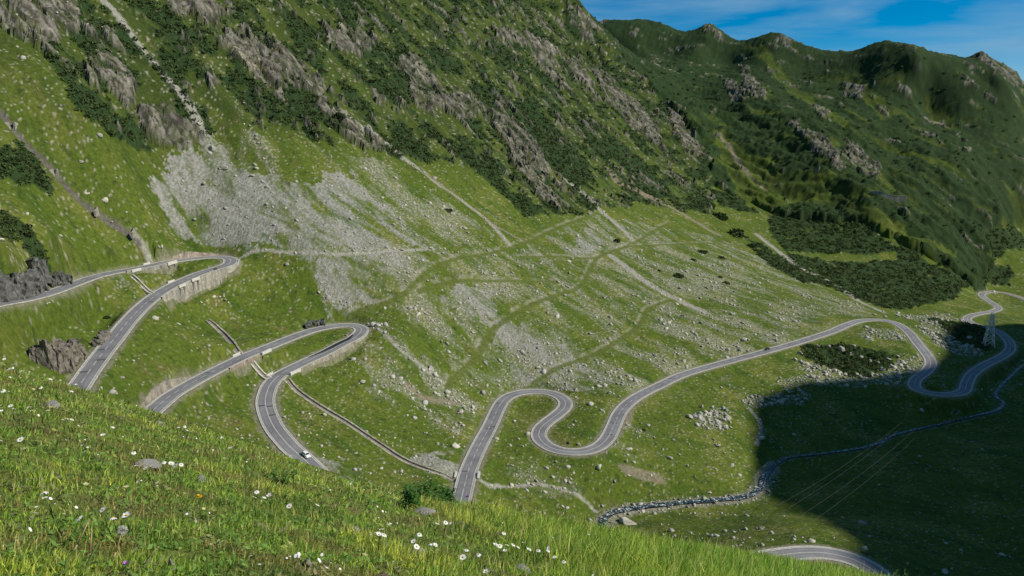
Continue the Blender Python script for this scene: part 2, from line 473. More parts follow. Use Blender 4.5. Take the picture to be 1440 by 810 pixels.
def polyw(pts):
    return at(pts)[:, :2]
def inpoly(x, y, P):
    x = np.ravel(x); y = np.ravel(y)
    r = np.zeros(len(x), bool)
    lo = P.min(0); hi = P.max(0)
    c = np.where((x >= lo[0]) & (x <= hi[0]) & (y >= lo[1]) & (y <= hi[1]))[0]
    if not len(c): return r
    xs, ys = x[c], y[c]; s = np.zeros(len(c), bool)
    n = len(P)
    for i in range(n):
        x1, y1 = P[i]; x2, y2 = P[(i + 1) % n]
        if y1 == y2: continue
        k = ((y1 > ys) != (y2 > ys)) & (xs < (x2 - x1) * (ys - y1) / (y2 - y1) + x1)
        s ^= k
    r[c] = s
    return r
def anyin(x, y, polys):
    r = np.zeros(np.size(x), bool)
    for p in polys: r |= inpoly(x, y, p)
    return r

P_CLIFF = [polyw([(60,-40),(250,-60),(500,-60),(700,-50),(800,-3),(850,48),(905,112),(960,172),(1000,228),(1005,300),(900,285),(790,305),(700,260),(620,225),(560,225),(520,210),(440,205),(340,190),(290,190),(230,225),(180,205),(110,160),(80,100),(40,60)]),
           polyw([(-30,-20),(90,-20),(110,40),(60,75),(-10,60)])]
P_ROCK = [polyw(p) for p in (
    [(300,40),(350,50),(400,85),(440,122),(428,142),(380,125),(345,108),(310,70)], [(563,95),(590,88),(622,130),(640,160),(605,168),(585,160)], [(615,142),(655,135),(692,165),(660,178),(632,168)],
    [(688,165),(720,172),(748,197),(772,250),(752,268),(725,230),(695,190)], [(745,80),(765,85),(797,122),(778,120)], [(788,85),(812,95),(838,127),(812,120)], [(118,72),(160,80),(202,138),(168,148),(130,110)],
    [(190,150),(240,165),(285,195),(235,222),(195,205)], [(828,98),(880,138),(922,180),(938,218),(900,192),(850,142)], [(938,148),(988,210),(978,232),(945,192)], [(798,2),(852,50),(832,62),(800,35)],
    [(0,-10),(105,-10),(112,40),(60,80),(0,50)], [(1012,108),(1045,130),(1060,152),(1030,152)], [(1188,208),(1238,245),(1232,267),(1195,242)], [(438,148),(470,168),(535,205),(520,218),(470,192)],
    [(480,165),(540,205),(530,212),(478,185)], [(760,260),(800,290),(790,300),(755,280)], [(985,38),(1004,38),(1016,50),(1012,62),(990,52)], [(1085,50),(1110,60),(1118,75),(1090,65)], [(1368,84),(1396,84),(1440,118),(1440,135),(1400,112)],
    [(1180,120),(1215,125),(1212,142),(1185,138)], [(1145,150),(1170,165),(1165,182),(1140,165)], [(230,0),(330,20),(300,40),(240,25)], [(450,60),(480,40),(530,70),(500,85)], [(1040,93),(1066,118),(1082,152),(1062,150),(1045,125)], [(1103,178),(1150,198),(1192,240),(1180,252),(1140,226)], [(690,40),(760,60),(800,85),(770,82),(700,60)])]
P_SHRUB = [polyw(p) for p in (
    [(655,118),(700,128),(760,163),(802,200),(828,245),(818,278),(780,240),(730,200),(680,160)], [(628,203),(660,215),(720,260),(768,300),(740,305),(690,262)], [(573,158),(610,180),(627,207),(600,202)],
    [(463,70),(520,58),(602,95),(575,102),(520,87)], [(83,118),(110,158),(160,198),(192,197),(130,138)], [(138,68),(202,110),(197,122),(150,97)], [(268,38),(302,75),(285,82),(260,55)],
    [(-10,222),(40,213),(74,265),(50,274),(-10,252)], [(-10,298),(35,310),(77,350),(62,374),(30,347),(-10,327)],
    [(1080,298),(1130,286),(1240,300),(1335,340),(1420,372),(1425,392),(1355,403),(1342,421),(1250,435),(1180,411),(1120,375),(1088,335)], [(1300,300),(1440,330),(1440,350),(1340,345)],
    [(1048,333),(1100,363),(1172,405),(1130,397),(1078,372)], [(798,158),(852,190),(902,240),(870,237),(828,202)], [(878,218),(942,260),(932,287),(888,262)],
    [(1120,490),(1190,485),(1258,500),(1252,524),(1200,530),(1150,515)], [(1310,450),(1380,460),(1395,495),(1345,482)], [(540,180),(590,205),(625,235),(600,232),(555,205)], [(1000,268),(1040,275),(1090,295),(1060,300),(1010,290)],
    [(470,165),(488,168),(490,185),(472,190)], [(690,60),(740,90),(720,100),(680,80)], [(200,180),(225,195),(215,205),(195,195)])]
P_GRASS = [polyw(p) for p in ([(1003,183),(1020,188),(1060,238),(1110,262),(1200,272),(1226,290),(1130,297),(1085,302),(1050,292),(1020,242)], [(1195,288),(1216,298),(1282,343),(1345,365),(1335,371),(1260,347),(1190,302)], [(1108,352),(1180,358),(1262,355),(1262,364),(1180,369),(1115,361)], [(1048,66),(1078,70),(1152,150),(1202,190),(1190,197),(1118,140)], [(1180,100),(1215,120),(1260,170),(1240,175),(1195,130)], [(1290,110),(1330,150),(1350,190),(1330,185),(1300,145)], [(1090,262),(1140,255),(1160,275),(1110,285)])]
P_VALLEY = [polyw([(1380,335),(1445,300),(1520,300),(1560,480),(1340,472),(1345,405),(1400,388)])]
P_SCREE = [polyw(p) for p in (
    [(290,192),(320,205),(345,238),(420,262),(480,245),(500,255),(545,290),(602,345),(560,352),(440,358),(330,350),(237,322),(222,272),(240,235),(265,210)], [(440,366),(560,356),(602,366),(572,400),(522,425),(480,440),(452,410)],
    [(700,455),(735,450),(792,480),(812,508),(780,525),(740,541),(715,526),(700,490)], [(776,522),(832,512),(854,540),(800,550),(770,541)], [(590,410),(650,403),(692,400),(702,440),(692,460),(640,432),(600,427)],
    [(590,636),(616,630),(642,650),(642,668),(610,662)], [(815,325),(840,320),(850,350),(830,358),(800,355)], [(180,390),(210,398),(220,408),(205,420),(182,405)], [(500,240),(530,270),(525,300),(510,290)], [(460,654),(480,648),(504,672),(502,686),(480,674)])]
P_TALUS = [polyw([(430,362),(620,352),(720,350),(840,300),(1000,330),(1150,400),(1252,445),(1190,458),(960,522),(880,560),(800,547),(700,547),(640,605),(560,600),(480,470)]),
           polyw([(320,205),(440,210),(560,235),(720,345),(610,352),(500,290),(420,262),(345,240)])]
P_TALUS_LOW = [polyw([(900,560),(1060,510),(1200,465),(1300,505),(1290,540),(1100,560),(1060,640),(1040,690),(860,700),(700,690),(720,640),(850,640)])]
P_BOULD = [polyw(p) for p in ([(985,580),(1008,572),(1033,588),(1025,606),(984,607)], [(1108,500),(1150,508),(1185,524),(1255,512),(1300,498),(1302,530),(1200,545),(1115,520)], [(1288,452),(1340,465),(1395,488),(1372,503),(1310,482)], [(1035,556),(1135,550),(1125,566),(1045,572)], [(1215,460),(1268,464),(1280,480),(1208,476)], [(1090,535),(1160,525),(1180,540),(1110,548)], [(1330,440),(1365,455),(1340,465),(1250,440)])]

def fall_coords(x, y):
    q = 16 * fbm(x / 75, y / 75, 3, 27)
    return x * 0.53 + y * 0.85 + q, x * 0.85 - y * 0.53
def uphill(x, y):
    return -0.85 * (x - 3) + 0.53 * (y - 643)

def cover(x, y):
    """what grows or lies where: weights 0..1 for cliff, rock, shrub, scree, talus"""
    x = np.ravel(x); y = np.ravel(y)
    fs, ft = fall_coords(x, y)
    wx = x + 12 * fbm(x / 26, y / 26, 5, 5, 0.6); wy = y + 12 * fbm(x / 26, y / 26, 5, 6, 0.6)
    n1 = fbm(fs / 24 + 0.25 * fbm(x / 40, y / 40, 2, 23), ft / 44, 5, 21, 0.64); n2 = fbm(fs / 26, ft / 38, 5, 33, 0.62)
    cliff = anyin(wx, wy, P_CLIFF)
    far = (wy + 0.45 * wx + 25 * fbm(x / 70, y / 70, 3, 29) > 1225) & ~cliff & ~anyin(wx, wy, P_VALLEY)
    rock = anyin(wx, wy, P_ROCK) * sstep(-0.5, -0.1, n1 + 0.3 * fbm(fs / 4, ft / 8, 3, 44)) + cliff * sstep(0.15, 0.28, n1)
    rock = np.maximum(np.clip(rock, 0, 1), far * sstep(0.27, 0.40, n1 + 0.10 * sstep(1400, 1550, np.hypot(x, y))))
    rock = rock * sstep(-0.30, -0.02, fbm(fs / 12, ft / 20, 5, 46, 0.68))
    shrub = anyin(wx, wy, P_SHRUB) * sstep(-0.50, -0.22, n2) + cliff * sstep(-0.02, 0.10, n2) + far * sstep(-0.26, -0.04, fbm(fs / 34, ft / 80, 5, 51, 0.66) + 0.0006 * (y - 1150))
    shrub = np.clip(shrub, 0, 1) * (1 - 0.9 * rock) * (1 - 0.92 * anyin(wx, wy, P_GRASS))
    n3 = fbm(fs / 17, ft / 44, 5, 61, 0.68)
    sx2 = wx + 9 * fbm(x / 9, y / 9, 4, 63, 0.7); sy2 = wy + 9 * fbm(x / 9, y / 9, 4, 64, 0.7)
    scree = anyin(sx2, sy2, P_SCREE) * sstep(-0.20, 0.20, n3 + 0.03 + 0.10 * sstep(-100, -140, x))
    scree = np.clip(scree, 0, 1)
    tal_n = fbm(fs / 26, ft / 60, 5, 71, 0.68)
    talus = anyin(wx, wy, P_TALUS_LOW) * 0.55 * sstep(0.16, 0.45, tal_n) + anyin(wx, wy, P_TALUS) * sstep(0.02, 0.40, tal_n + 0.17)
    bould = anyin(wx, wy, P_BOULD).astype(float)
    return cliff.astype(float), far.astype(float), rock, shrub, scree, talus, bould

def terrain_h(x, y, cov=None):
    sh = np.shape(x)
    x = np.ravel(np.asarray(x, float)); y = np.ravel(np.asarray(y, float))
    z = base_h(x, y)
    if cov is None: cov = cover(x, y)
    cliff, far, rock, shrub, scree, talus, bould = cov
    fs, ft = fall_coords(x, y)
    r = np.hypot(x, y)
    wf = sstep(60, 160, r)
    up = uphill(x, y)
    mt = np.maximum(sstep(-10, 90, up), far) * wf
    rel = far * wf * (15.0 * ridged(fs / 85, ft / 230, 4, 2, 0.55) - 4.0) * sstep(1650, 1300, r) + far * wf * (9.0 * ridged(fs / 34, ft / 75, 4, 4, 0.58) - 2.0 + 3.0 * ridged(fs / 11, ft / 17, 3, 6, 0.6)) * (0.5 + 0.5 * sstep(1600, 1350, r))
    rel += mt * (5.0 * ridged(fs / 38, ft / 110, 3, 3) + 1.6 * fbm(fs / 14, ft / 40, 3, 8))
    rel += (1 - mt) * wf * (0.9 * fbm(x / 24, y / 24, 3, 10) + 0.6 * fbm(x / 6.5, y / 6.5, 4, 12, 0.65))
    rel += rock * wf * (5.0 * np.maximum(ridged(fs / 24, ft / 30, 3, 14, 0.5), -0.6) + 1.9 * ridged(fs / 7.5, ft / 10.0, 3, 15, 0.55) + 1.4)
    rel += (1.6 * scree + talus + bould) * wf * 0.38 * np.abs(fbm(x / 2.4, y / 2.4, 2, 18))
    rel += shrub * wf * (0.9 + 1.7 * fbm(x / 5.5, y / 5.5, 3, 19, 0.6)) * np.interp(r, [300, 900, 1400], [0.8, 1.2, 2.0])
    rel *= np.where(up > 700, 0.6, 1.0)
    rel += sstep(140, 260, up) * (1 - far) * wf * 5.0 * ridged(fs / 22, ft / 26, 4, 16, 0.55)
    # far skyline keeps its surveyed shape
    rel *= 1 - 0.25 * sstep(1380, 1500, r) * far
    z = z + rel
    for T in TRACKS:
        D, S, K = dist_to(x, y, T, 8.0)
        k = 0.45 * sstep(4.2, 1.6, D); z = z * (1 - k) + (T[K, 2] + 0.0) * k
    D, S, K = dist_to(x, y, GULLY, 8.0)
    z = z - 2.4 * sstep(3.4, 0.8, D)
    D, S, K = dist_to(x, y, S_LINE, 20.0)
    k = sstep(15.0, 3.0, D); z = np.where(D < 20, z * (1 - k) + np.minimum(z, S_LINE[K, 2] - 0.7) * k, z)
    for R in ROADS:
        D, S, K = dist_to(x, y, R, 15.0)
        bw = np.full(len(x), 5.5)
        hw = np.full(len(x), HALF + 0.5)
        for (RR, i, j, side, up_, dn_, lab, cat) in WALLS:
            if RR is R:
                on = (K >= i) & (K <= j) & (np.sign(S) == side)
                bw[on] = 1.3
                hw[on] = HALF + (0.3 if dn_ > up_ else 0.9)
        k = sstep(hw + bw, hw, D)
        z = np.where(D < 1e8, z * (1 - k) + (R[K, 2] - 0.18) * k, z)
        # ground outside a supporting wall is pulled down to the wall foot
        for (RR, i, j, side, up_, dn_, lab, cat) in WALLS:
            if RR is R:
                ends = np.clip(np.minimum(K - i, j - K) / 14.0, 0, 1)
                on = (K >= i) & (K <= j) & (np.sign(S) == side) & (D < 15)
                h = (dn_ - 1.2) * ends
                if dn_ > up_:
                    lim = R[K, 2] - h
                    g = sstep(14.9, 9.0, D) * sstep(HALF + 0.3, HALF + 1.6, D)
                    z = np.where(on & (z > lim), z * (1 - g) + lim * g, z)
                else:
                    lim = R[K, 2] + up_ * ends - 0.3
                    g = sstep(14.9, 9.0, D) * sstep(HALF + 0.9, HALF + 2.0, D)
                    z = np.where(on & (z < lim), z * (1 - g) + lim * g, z)
    for C in CHANNELS:
        D, S, K = dist_to(x, y, C, 6.0)
        z = np.where(D < 2.2, z - 0.75 * sstep(2.2, 1.0, D), z)
    return z.reshape(sh)

# ------------------------------------------------------------------ ground colours (albedo)
GRASS = np.array([[0.086, 0.124, 0.016], [0.130, 0.152, 0.026], [0.055, 0.098, 0.012], [0.150, 0.128, 0.044]])
def ground_color(x, y, z, cov):
    cliff, far, rock, shrub, scree, talus, bould = cov
    x = np.ravel(x); y = np.ravel(y)
    fs, ft = fall_coords(x, y)
    n = len(x)
    xs = x - 0.55 * z; ys = y + 0.45 * z
    a = fbm(x / 30, y / 30, 4, 101); b = fbm(fs / 11, ft / 34, 4, 107); f = fbm(xs / 2.2, ys / 2.2, 3, 113, 0.7)
    C = np.repeat(GRASS[0][None], n, 0)
    def mix(col, wgt):
        nonlocal C
        wgt = np.clip(wgt, 0, 1)[:, None]
        C = C * (1 - wgt) + np.asarray(col) * wgt
    mix(GRASS[1], sstep(-0.1, 0.45, a))
    mix(GRASS[2], sstep(0.0, 0.5, b))
    mix(GRASS[3], sstep(0.30, 0.65, fbm(x / 14, y / 14, 4, 117)) * 0.75 * (1 - np.maximum(cliff, far)))
    mix((0.044, 0.068, 0.014), np.maximum(cliff, 0.9 * far) * (0.25 + 0.75 * sstep(-0.25, 0.25, fbm(fs / 25, ft / 70, 4, 119, 0.6))))
    up_ = uphill(x, y)
    mix((0.050, 0.072, 0.014), 0.72 * sstep(10, 120, up_) * (1 - far) * (0.6 + 0.4 * sstep(-0.3, 0.2, b)))
    mix((0.036, 0.058, 0.015), 0.75 * sstep(0.16, 0.42, fbm(x / 5, y / 5, 4, 120, 0.65)) * sstep(150, 230, np.hypot(x, y)))
    mix((0.130, 0.112, 0.045), 0.42 * sstep(0.2, 0.5, fbm(fs / 9, ft / 25, 4, 122, 0.65)))
    C *= (1 + 0.55 * f)[:, None]
    # stony talus between the grass: pale specks and streaks
    sp = fbm(xs / 1.3, ys / 1.3, 2, 121, 0.8)
    st = (0.31, 0.30, 0.25)
    mix(st, talus * (0.22 + 0.70 * sstep(-0.05, 0.30, sp)))
    mix((0.30, 0.29, 0.25), bould * sstep(-0.05, 0.3, sp) * 0.8)
    mid = sstep(150, 220, np.hypot(x, y)) * (1 - far)
    mix((0.34, 0.32, 0.25), mid * sstep(0.33, 0.52, sp + 0.22 * a + 0.15 * talus) * 0.85)
    sc = np.array([0.275, 0.272, 0.245]) * (1 + 0.30 * sp + 0.18 * fbm(x / 5, y / 5, 3, 123))[:, None]
    mix(sc, scree * (0.62 + 0.38 * sstep(-0.25, 0.15, sp + 0.4 * fbm(xs / 4, ys / 4, 3, 124))))
    # bare rock
    rn = fbm(fs / 10, ft / 14, 4, 127, 0.62)
    rc = np.array([0.215, 0.196, 0.165]) * (1 + 0.95 * rn)[:, None] + np.array([0.10, 0.085, 0.05]) * sstep(0.25, 0.5, fbm(fs / 20, ft / 30, 3, 129))[:, None]
    cr = np.maximum(sstep(0.5, 0.8, ridged(fs / 4.5, ft / 9.0, 2, 131)), sstep(0.55, 0.8, ridged(fs / 11, ft / 20, 3, 132)))
    rc = rc * (1 - 0.72 * cr)[:, None] * (1 + 0.55 * fbm((fs - 0.3 * z) / 1.5, ft / 7.5, 3, 135, 0.75))[:, None]
    mix(np.clip(rc, 0.02, 1), rock * (0.40 + 0.60 * sstep(-0.28, 0.05, fbm((fs - 0.5 * z) / 3.5, ft / 7, 4, 133, 0.7))))
    mix((0.30, 0.275, 0.22), cliff * (1 - rock) * sstep(0.28, 0.46, fbm((fs - 0.5 * z) / 4.0, ft / 9, 4, 134, 0.7)) * 0.8)
    mix(np.array([0.022, 0.046, 0.015]) * (1 + 0.5 * f)[:, None], shrub * 0.92)
    for T, wd, kind in STREAKS:
        D, S, K = dist_to(x, y, T, 12.0)
        D = D + 1.1 * wd * 0.5 * fbm(x / 3, y / 3, 3, 137)
        col = np.array([0.31, 0.30, 0.255]) if kind == 'scree' else np.array([0.235, 0.200, 0.145])
        mix(col * (1 + 0.35 * sp)[:, None], sstep(wd * 1.1, wd * 0.5, D) * (0.9 if kind == 'scree' else 0.8))
    for i, T in enumerate(TRACKS):
        D, S, K = dist_to(x, y, T, 8.0)
        mix(np.array([0.108, 0.134, 0.029]) * (1 + 0.2 * f)[:, None], sstep(2.7, 1.2, D + 1.0 * f) * 0.8)
        # bare cut on the uphill edge
        upv = S * np.sign((-0.85 * normals2d(T)[K, 0] + 0.53 * normals2d(T)[K, 1]))
        mix((0.30, 0.28, 0.22), sstep(1.8, 2.5, upv) * sstep(4.6, 3.4, upv) * sstep(-0.2, 0.2, fbm(x / 9, y / 9, 2, 139)) * (D < 7) * 0.5)
    D, S, K = dist_to(x, y, GULLY, 8.0)
    mix(np.array([0.13, 0.12, 0.10]) * (1 + 0.6 * sp)[:, None], sstep(3.0, 1.6, D + 0.8 * f))
    D, S, K = dist_to(x, y, S_LINE, 20.0)
    mix(np.array([0.26, 0.245, 0.195]) * (1 + 0.5 * sp)[:, None], sstep(5.5, 2.8, (D + 3.0 * fbm(x / 4, y / 4, 3, 141)) * np.where(x > 138, 2.1, 1.0)) * np.where(x > 138, 0.45, 0.8))
    for R in ROADS:
        D, S, K = dist_to(x, y, R, 15.0)
        mix(np.array([0.24, 0.22, 0.165]) * (1 + 0.4 * sp)[:, None], sstep(HALF + 2.6, HALF + 0.8, D + 1.2 * fbm(x / 4, y / 4, 3, 143)) * 0.75)
    return np.clip(C, 0.008, 0.8)

import time as _t; _T0=_t.time()
def tick(m):
    print('TICK %-20s %.2f' % (m, _t.time() - _T0))
# ------------------------------------------------------------------ the ground: one connected sheet, split into meadow, mountainside and far mountain
az = np.concatenate([np.linspace(-62, -37, 60, endpoint=False), np.linspace(-37, 37, 760, endpoint=False), np.linspace(37, 64, 60)])
rr = [52.0]
while rr[-1] < 2450:
    r_ = rr[-1]
    rr.append(r_ + np.interp(r_, [50, 180, 235, 500, 900, 1300, 1700, 2450], [6, 3, 1.0, 1.05, 1.9, 3.0, 6.0, 30]))
rr = np.array(rr)
AZ, RR = np.meshgrid(np.radians(az), rr)
GX = RR * np.sin(AZ); GY = RR * np.cos(AZ)
tick('s')
gcov = cover(GX, GY)
tick('cover')
GZ = terrain_h(GX, GY, gcov)
tick('h')
GZ = GZ - 0.35 * (1 - sstep(56, 75, RR))
GC = ground_color(GX, GY, GZ.ravel(), gcov)
tick('col')
nr, na = GX.shape
GV = np.stack([GX.ravel(), GY.ravel(), GZ.ravel()], 1)
i0 = (np.arange(nr - 1)[:, None] * na + np.arange(na - 1)[None]).ravel()
GF = np.stack([i0, i0 + 1, i0 + na + 1, i0 + na], 1)
gup = uphill(GX, GY).ravel(); gfar = gcov[1]
zone = np.zeros(nr * na, int)
fd = fbm(GX.ravel() / 60, GY.ravel() / 60, 3, 151) * 30
zone[(gup + fd > 30)] = 1
zone[(GY.ravel() + 0.45 * GX.ravel() + fd > 1290) | (gfar > 0.5)] = 2
fz = zone[GF].max(1)
M_GROUND = tint_mat('alpine_ground', rough=0.95, spec=0.12, noise=0.34, scale=0.7, bump=0.85, dist=0.8)
for zi, nm in enumerate(('valley_meadow', 'mountainside', 'far_mountain')):
    f = GF[fz == zi]
    used = np.unique(f); remap = np.zeros(nr * na, np.int32); remap[used] = np.arange(len(used))
    me = mesh_np(nm, GV[used], remap[f], M_GROUND, True)
    color_attr(me, GC[used])
    crisp = (np.maximum(gcov[2], gcov[4])[f].mean(1) > 0.4)      # broken rock and scree keep hard facets
    me.polygons.foreach_set('use_smooth', ~crisp)
    obj(nm, me, kind='structure')
tick('ground')
print('ground verts', nr * na)

# the opposite valley wall, out of view on the right, that keeps the lower valley in shade
sx, sy = math.sin(SUN_AZ), math.cos(SUN_AZ)
SH = np.array([(20,-150),(150,-60),(320,-20),(240,100),(125,180),(101,220),(122,280),(121,330),(122,375),(132,415),(146,452),(186,482),(240,500),(285,520),(330,575),(360,640),(400,690),(470,740),(600,800),(820,860)], float)
sq = SH[:, 0] * (-sy) + SH[:, 1] * sx; sp_ = SH[:, 0] * sx + SH[:, 1] * sy
o_ = np.argsort(sq); sq, sp_, SHs = sq[o_], sp_[o_], SH[o_]
sz = rbf(SHs[:, 0], SHs[:, 1]); sz[np.hypot(SHs[:, 0], SHs[:, 1]) < 130] = -100
SD = 700.0
qg = np.arange(-350, 1250, 9.0); pg = np.arange(-520, 520, 12.0)
QG, PG = np.meshgrid(qg, pg)
crest_p = np.interp(qg, sq, sp_) + SD
crest_z = np.interp(qg, sq, sz) + SD * math.tan(SUN_EL)
crest_z = crest_z + 9 * fbm(qg / 32, qg * 0 + 3.3, 5, 160, 0.6)
crest_z -= 330 * sstep(sq.max() - 60, sq.max() + 160, qg)
CZ = np.broadcast_to(crest_z, QG.shape); CPp = np.broadcast_to(crest_p, QG.shape)
ZZ = CZ - 1.32 * np.abs(PG) * (1 - 0.22 * sstep(150, 520, np.abs(PG)))
ZZ = ZZ + 9 * ridged(QG / 60, PG / 160, 4, 163) * sstep(0, 60, np.abs(PG)) * 1.0 - 6 * sstep(0, 60, np.abs(PG))
PW = CPp + PG
RX = PW * sx + QG * (-sy); RY = PW * sy + QG * sx
keepv = None
m_, n_ = QG.shape
i0 = (np.arange(m_ - 1)[:, None] * n_ + np.arange(n_ - 1)[None]).ravel()
RF = np.stack([i0, i0 + n_, i0 + n_ + 1, i0 + 1], 1)
RV = np.stack([RX.ravel(), RY.ravel(), ZZ.ravel()], 1)
me = mesh_np('mountain_ridge', RV, RF, M_GROUND, True)
rn = fbm(RX.ravel() / 30, RY.ravel() / 30, 4, 167)
cc = np.array([0.07, 0.105, 0.02]) * (1 + 0.4 * rn)[:, None]
kk = sstep(0.1, 0.3, ridged(QG.ravel() / 25, PG.ravel() / 60, 3, 169))[:, None]
cc = cc * (1 - kk) + np.array([0.2, 0.18, 0.15]) * kk
color_attr(me, np.clip(cc, 0.01, 1))
obj('mountain_ridge', me, kind='structure')

# ------------------------------------------------------------------ roads
def asphalt_mat():
    m, n, b = new_mat('worn_asphalt')
    tc = n.nodes.new('ShaderNodeTexCoord')
    n1 = n.nodes.new('ShaderNodeTexNoise'); n1.inputs['Scale'].default_value = 0.12; n1.inputs['Detail'].default_value = 5
    n2 = n.nodes.new('ShaderNodeTexNoise'); n2.inputs['Scale'].default_value = 2.5; n2.inputs['Detail'].default_value = 4
    n.links.new(tc.outputs['Object'], n1.inputs['Vector']); n.links.new(tc.outputs['Object'], n2.inputs['Vector'])
    at_ = n.nodes.new('ShaderNodeAttribute'); at_.attribute_name = 'tint'
    mr = n.nodes.new('ShaderNodeMapRange'); mr.inputs[1].default_value = 0.3; mr.inputs[2].default_value = 0.7; mr.inputs[3].default_value = 0.8; mr.inputs[4].default_value = 1.2
    n.links.new(n1.outputs['Fac'], mr.inputs[0])
    m2 = n.nodes.new('ShaderNodeMapRange'); m2.inputs[1].default_value = 0.3; m2.inputs[2].default_value = 0.7; m2.inputs[3].default_value = 0.88; m2.inputs[4].default_value = 1.12
    n.links.new(n2.outputs['Fac'], m2.inputs[0])
    mu = n.nodes.new('ShaderNodeMath'); mu.operation = 'MULTIPLY'
    n.links.new(mr.outputs[0], mu.inputs[0]); n.links.new(m2.outputs[0], mu.inputs[1])
    sc = n.nodes.new('ShaderNodeVectorMath'); sc.operation = 'SCALE'
    n.links.new(at_.outputs['Color'], sc.inputs[0]); n.links.new(mu.outputs[0], sc.inputs['Scale'])
    n.links.new(sc.outputs[0], b.inputs['Base Color'])
    b.inputs['Roughness'].default_value = 0.8; b.inputs['Specular IOR Level'].default_value = 0.3
    return m
M_ASPHALT = asphalt_mat()
M_SEAM = noisy_mat('old_tar_seam', (0.095, 0.095, 0.1), 0.7, 0.3, 1.5, 0.1)
M_TAR = noisy_mat('fresh_tar', (0.030, 0.031, 0.034), 0.6, 0.3, 1.5, 0.1)
M_LINE = noisy_mat('worn_road_paint', (0.62, 0.61, 0.56), 0.7, 0.35, 1.3, 0)
M_GUTTER = noisy_mat('pale_concrete_edge', (0.50, 0.48, 0.42), 0.9, 0.35, 0.8, 0.2)
M_CONC = noisy_mat('white_concrete', (0.60, 0.58, 0.52), 0.85, 0.25, 1.2, 0.15)
M_MOUTHSHADE = noisy_mat('shaded_mouth_stone', (0.05, 0.05, 0.045), 0.9, 0.4, 1.0, 0.4)  # near-black tone paints the shade inside the shallow culvert openings

def ribbon(R, o0, o1, z0, z1, nx=1):
    """strip between two sideways offsets (left positive) with heights above the line"""
    N = normals2d(R)
    o0 = np.broadcast_to(o0, len(R)); o1 = np.broadcast_to(o1, len(R)); z0 = np.broadcast_to(z0, len(R)); z1 = np.broadcast_to(z1, len(R))
    V = []
    for k in range(nx + 1):
        t = k / nx
        o = o0 * (1 - t) + o1 * t; z = z0 * (1 - t) + z1 * t
        V.append(np.stack([R[:, 0] + N[:, 0] * o, R[:, 1] + N[:, 1] * o, R[:, 2] + z], 1))
    n = len(R)
    V = np.vstack(V)
    F = []
    for k in range(nx):
        i = np.arange(n - 1) + k * n
        F.append(np.stack([i, i + 1, i + n + 1, i + n], 1))
    return V, np.vstack(F)
def join(parts):
    V = []; F = []; b = 0
    for v, f in parts:
        V.append(v); F.append(f + b); b += len(v)
    return np.vstack(V), np.vstack(F)
def flipf(p):
    return p[0], p[1][:, ::-1]

dash_me = mesh_np('dash', [(-2, -0.1, 0), (2, -0.1, 0), (2, 0.1, 0), (-2, 0.1, 0)], [(0, 1, 2, 3)], M_LINE)
patch_me = mesh_np('patch', [(-0.6, -1.4, 0), (-0.3, -1.5, 0), (0.7, -1.3, 0), (0.5, 1.4, 0), (0.1, 1.5, 0), (-0.6, 1.3, 0)], [(0, 1, 2, 3, 4, 5)], M_SEAM)
def on_road(R, i, off, up):
    t = R[min(i + 1, len(R) - 1)] - R[max(i - 1, 0)]; t = t / np.linalg.norm(t)
    nrm = np.array([-t[1], t[0], 0]); nrm /= np.linalg.norm(nrm)
    loc = R[i] + nrm * off + np.array([0, 0, up])
    return loc, (0, -math.asin(t[2]), math.atan2(t[1], t[0]))
ROAD_OBS = []
def build_road(R, dashed, patches):
    W = HALF - 0.55
    V, F = ribbon(R, W, -W, 0, 0, 8)
    n = len(R)
    t = np.linspace(0, 1, 9)
    V[:, 2] += np.repeat(0.05 * (1 - (2 * t - 1) ** 2), n)
    me = mesh_np('road', V, F[:, ::-1], M_ASPHALT)
    s = np.cumsum(np.concatenate([[0], np.linalg.norm(np.diff(R[:, :2], axis=0), axis=1)]))
    tt = np.repeat(t, n); ss = np.tile(s, 9)
    lane = np.abs(np.abs(tt - 0.5) - 0.25)                     # wheel tracks a little paler
    base = 0.205 + 0.028 * np.cos((tt - 0.5) * 4 * math.pi * 2) * 0.5 + 0.035 * fbm(ss / 60, tt * 1.5, 3, 201) + 0.015 * fbm(ss / 9, tt * 8, 2, 203)
    color_attr(me, np.stack([base * 1.0, base * 0.985, base * 1.03], 1))
    o = obj('road', me, kind='structure')
    for sd in (1, -1):
        p = [ribbon(R, sd * (W - 0.02), sd * HALF, 0.03, 0.10), ribbon(R, sd * HALF, sd * (HALF + 0.12), 0.10, -1.5)]
        gv, gf = join(p)
        obj('gutter', mesh_np('gutter', gv, gf if sd < 0 else gf[:, ::-1], M_GUTTER), o)
        ev, ef = ribbon(R, sd * (W - 0.48), sd * (W - 0.22), 0.035, 0.035)
        obj('edge_line', mesh_np('edge_line', ev, ef if sd < 0 else ef[:, ::-1], M_LINE), o)
    mask = np.zeros(n, bool)
    for a, b in dashed:
        i, j = stretch(R, a, b); mask[i:j + 1] = True
    # unbroken centre line through the bends
    i = 0
    while i < n:
        if not mask[i]:
            j = i
            while j < n and not mask[j]: j += 1
            if j - i > 3:
                cv, cf = ribbon(R[i:j], -0.11, 0.11, 0.062, 0.062)
                obj('centre_line', mesh_np('centre_line', cv, cf, M_LINE), o)
            i = j
        else:
            j = i
            while j < n and mask[j]: j += 1
            for k in range(i + 2, j - 2, 5):
                loc, rot = on_road(R, k, 0, 0.066)
                obj('centre_dash', dash_me, o, loc=loc, rot=rot)
            i = j
    for (px, py, off) in patches:
        k = nearest_idx(R, px, py)
        loc, rot = on_road(R, k, off, 0.058)
        obj('tar_patch', patch_me, o, loc=loc, rot=rot)
    ROAD_OBS.append(o)
    return o
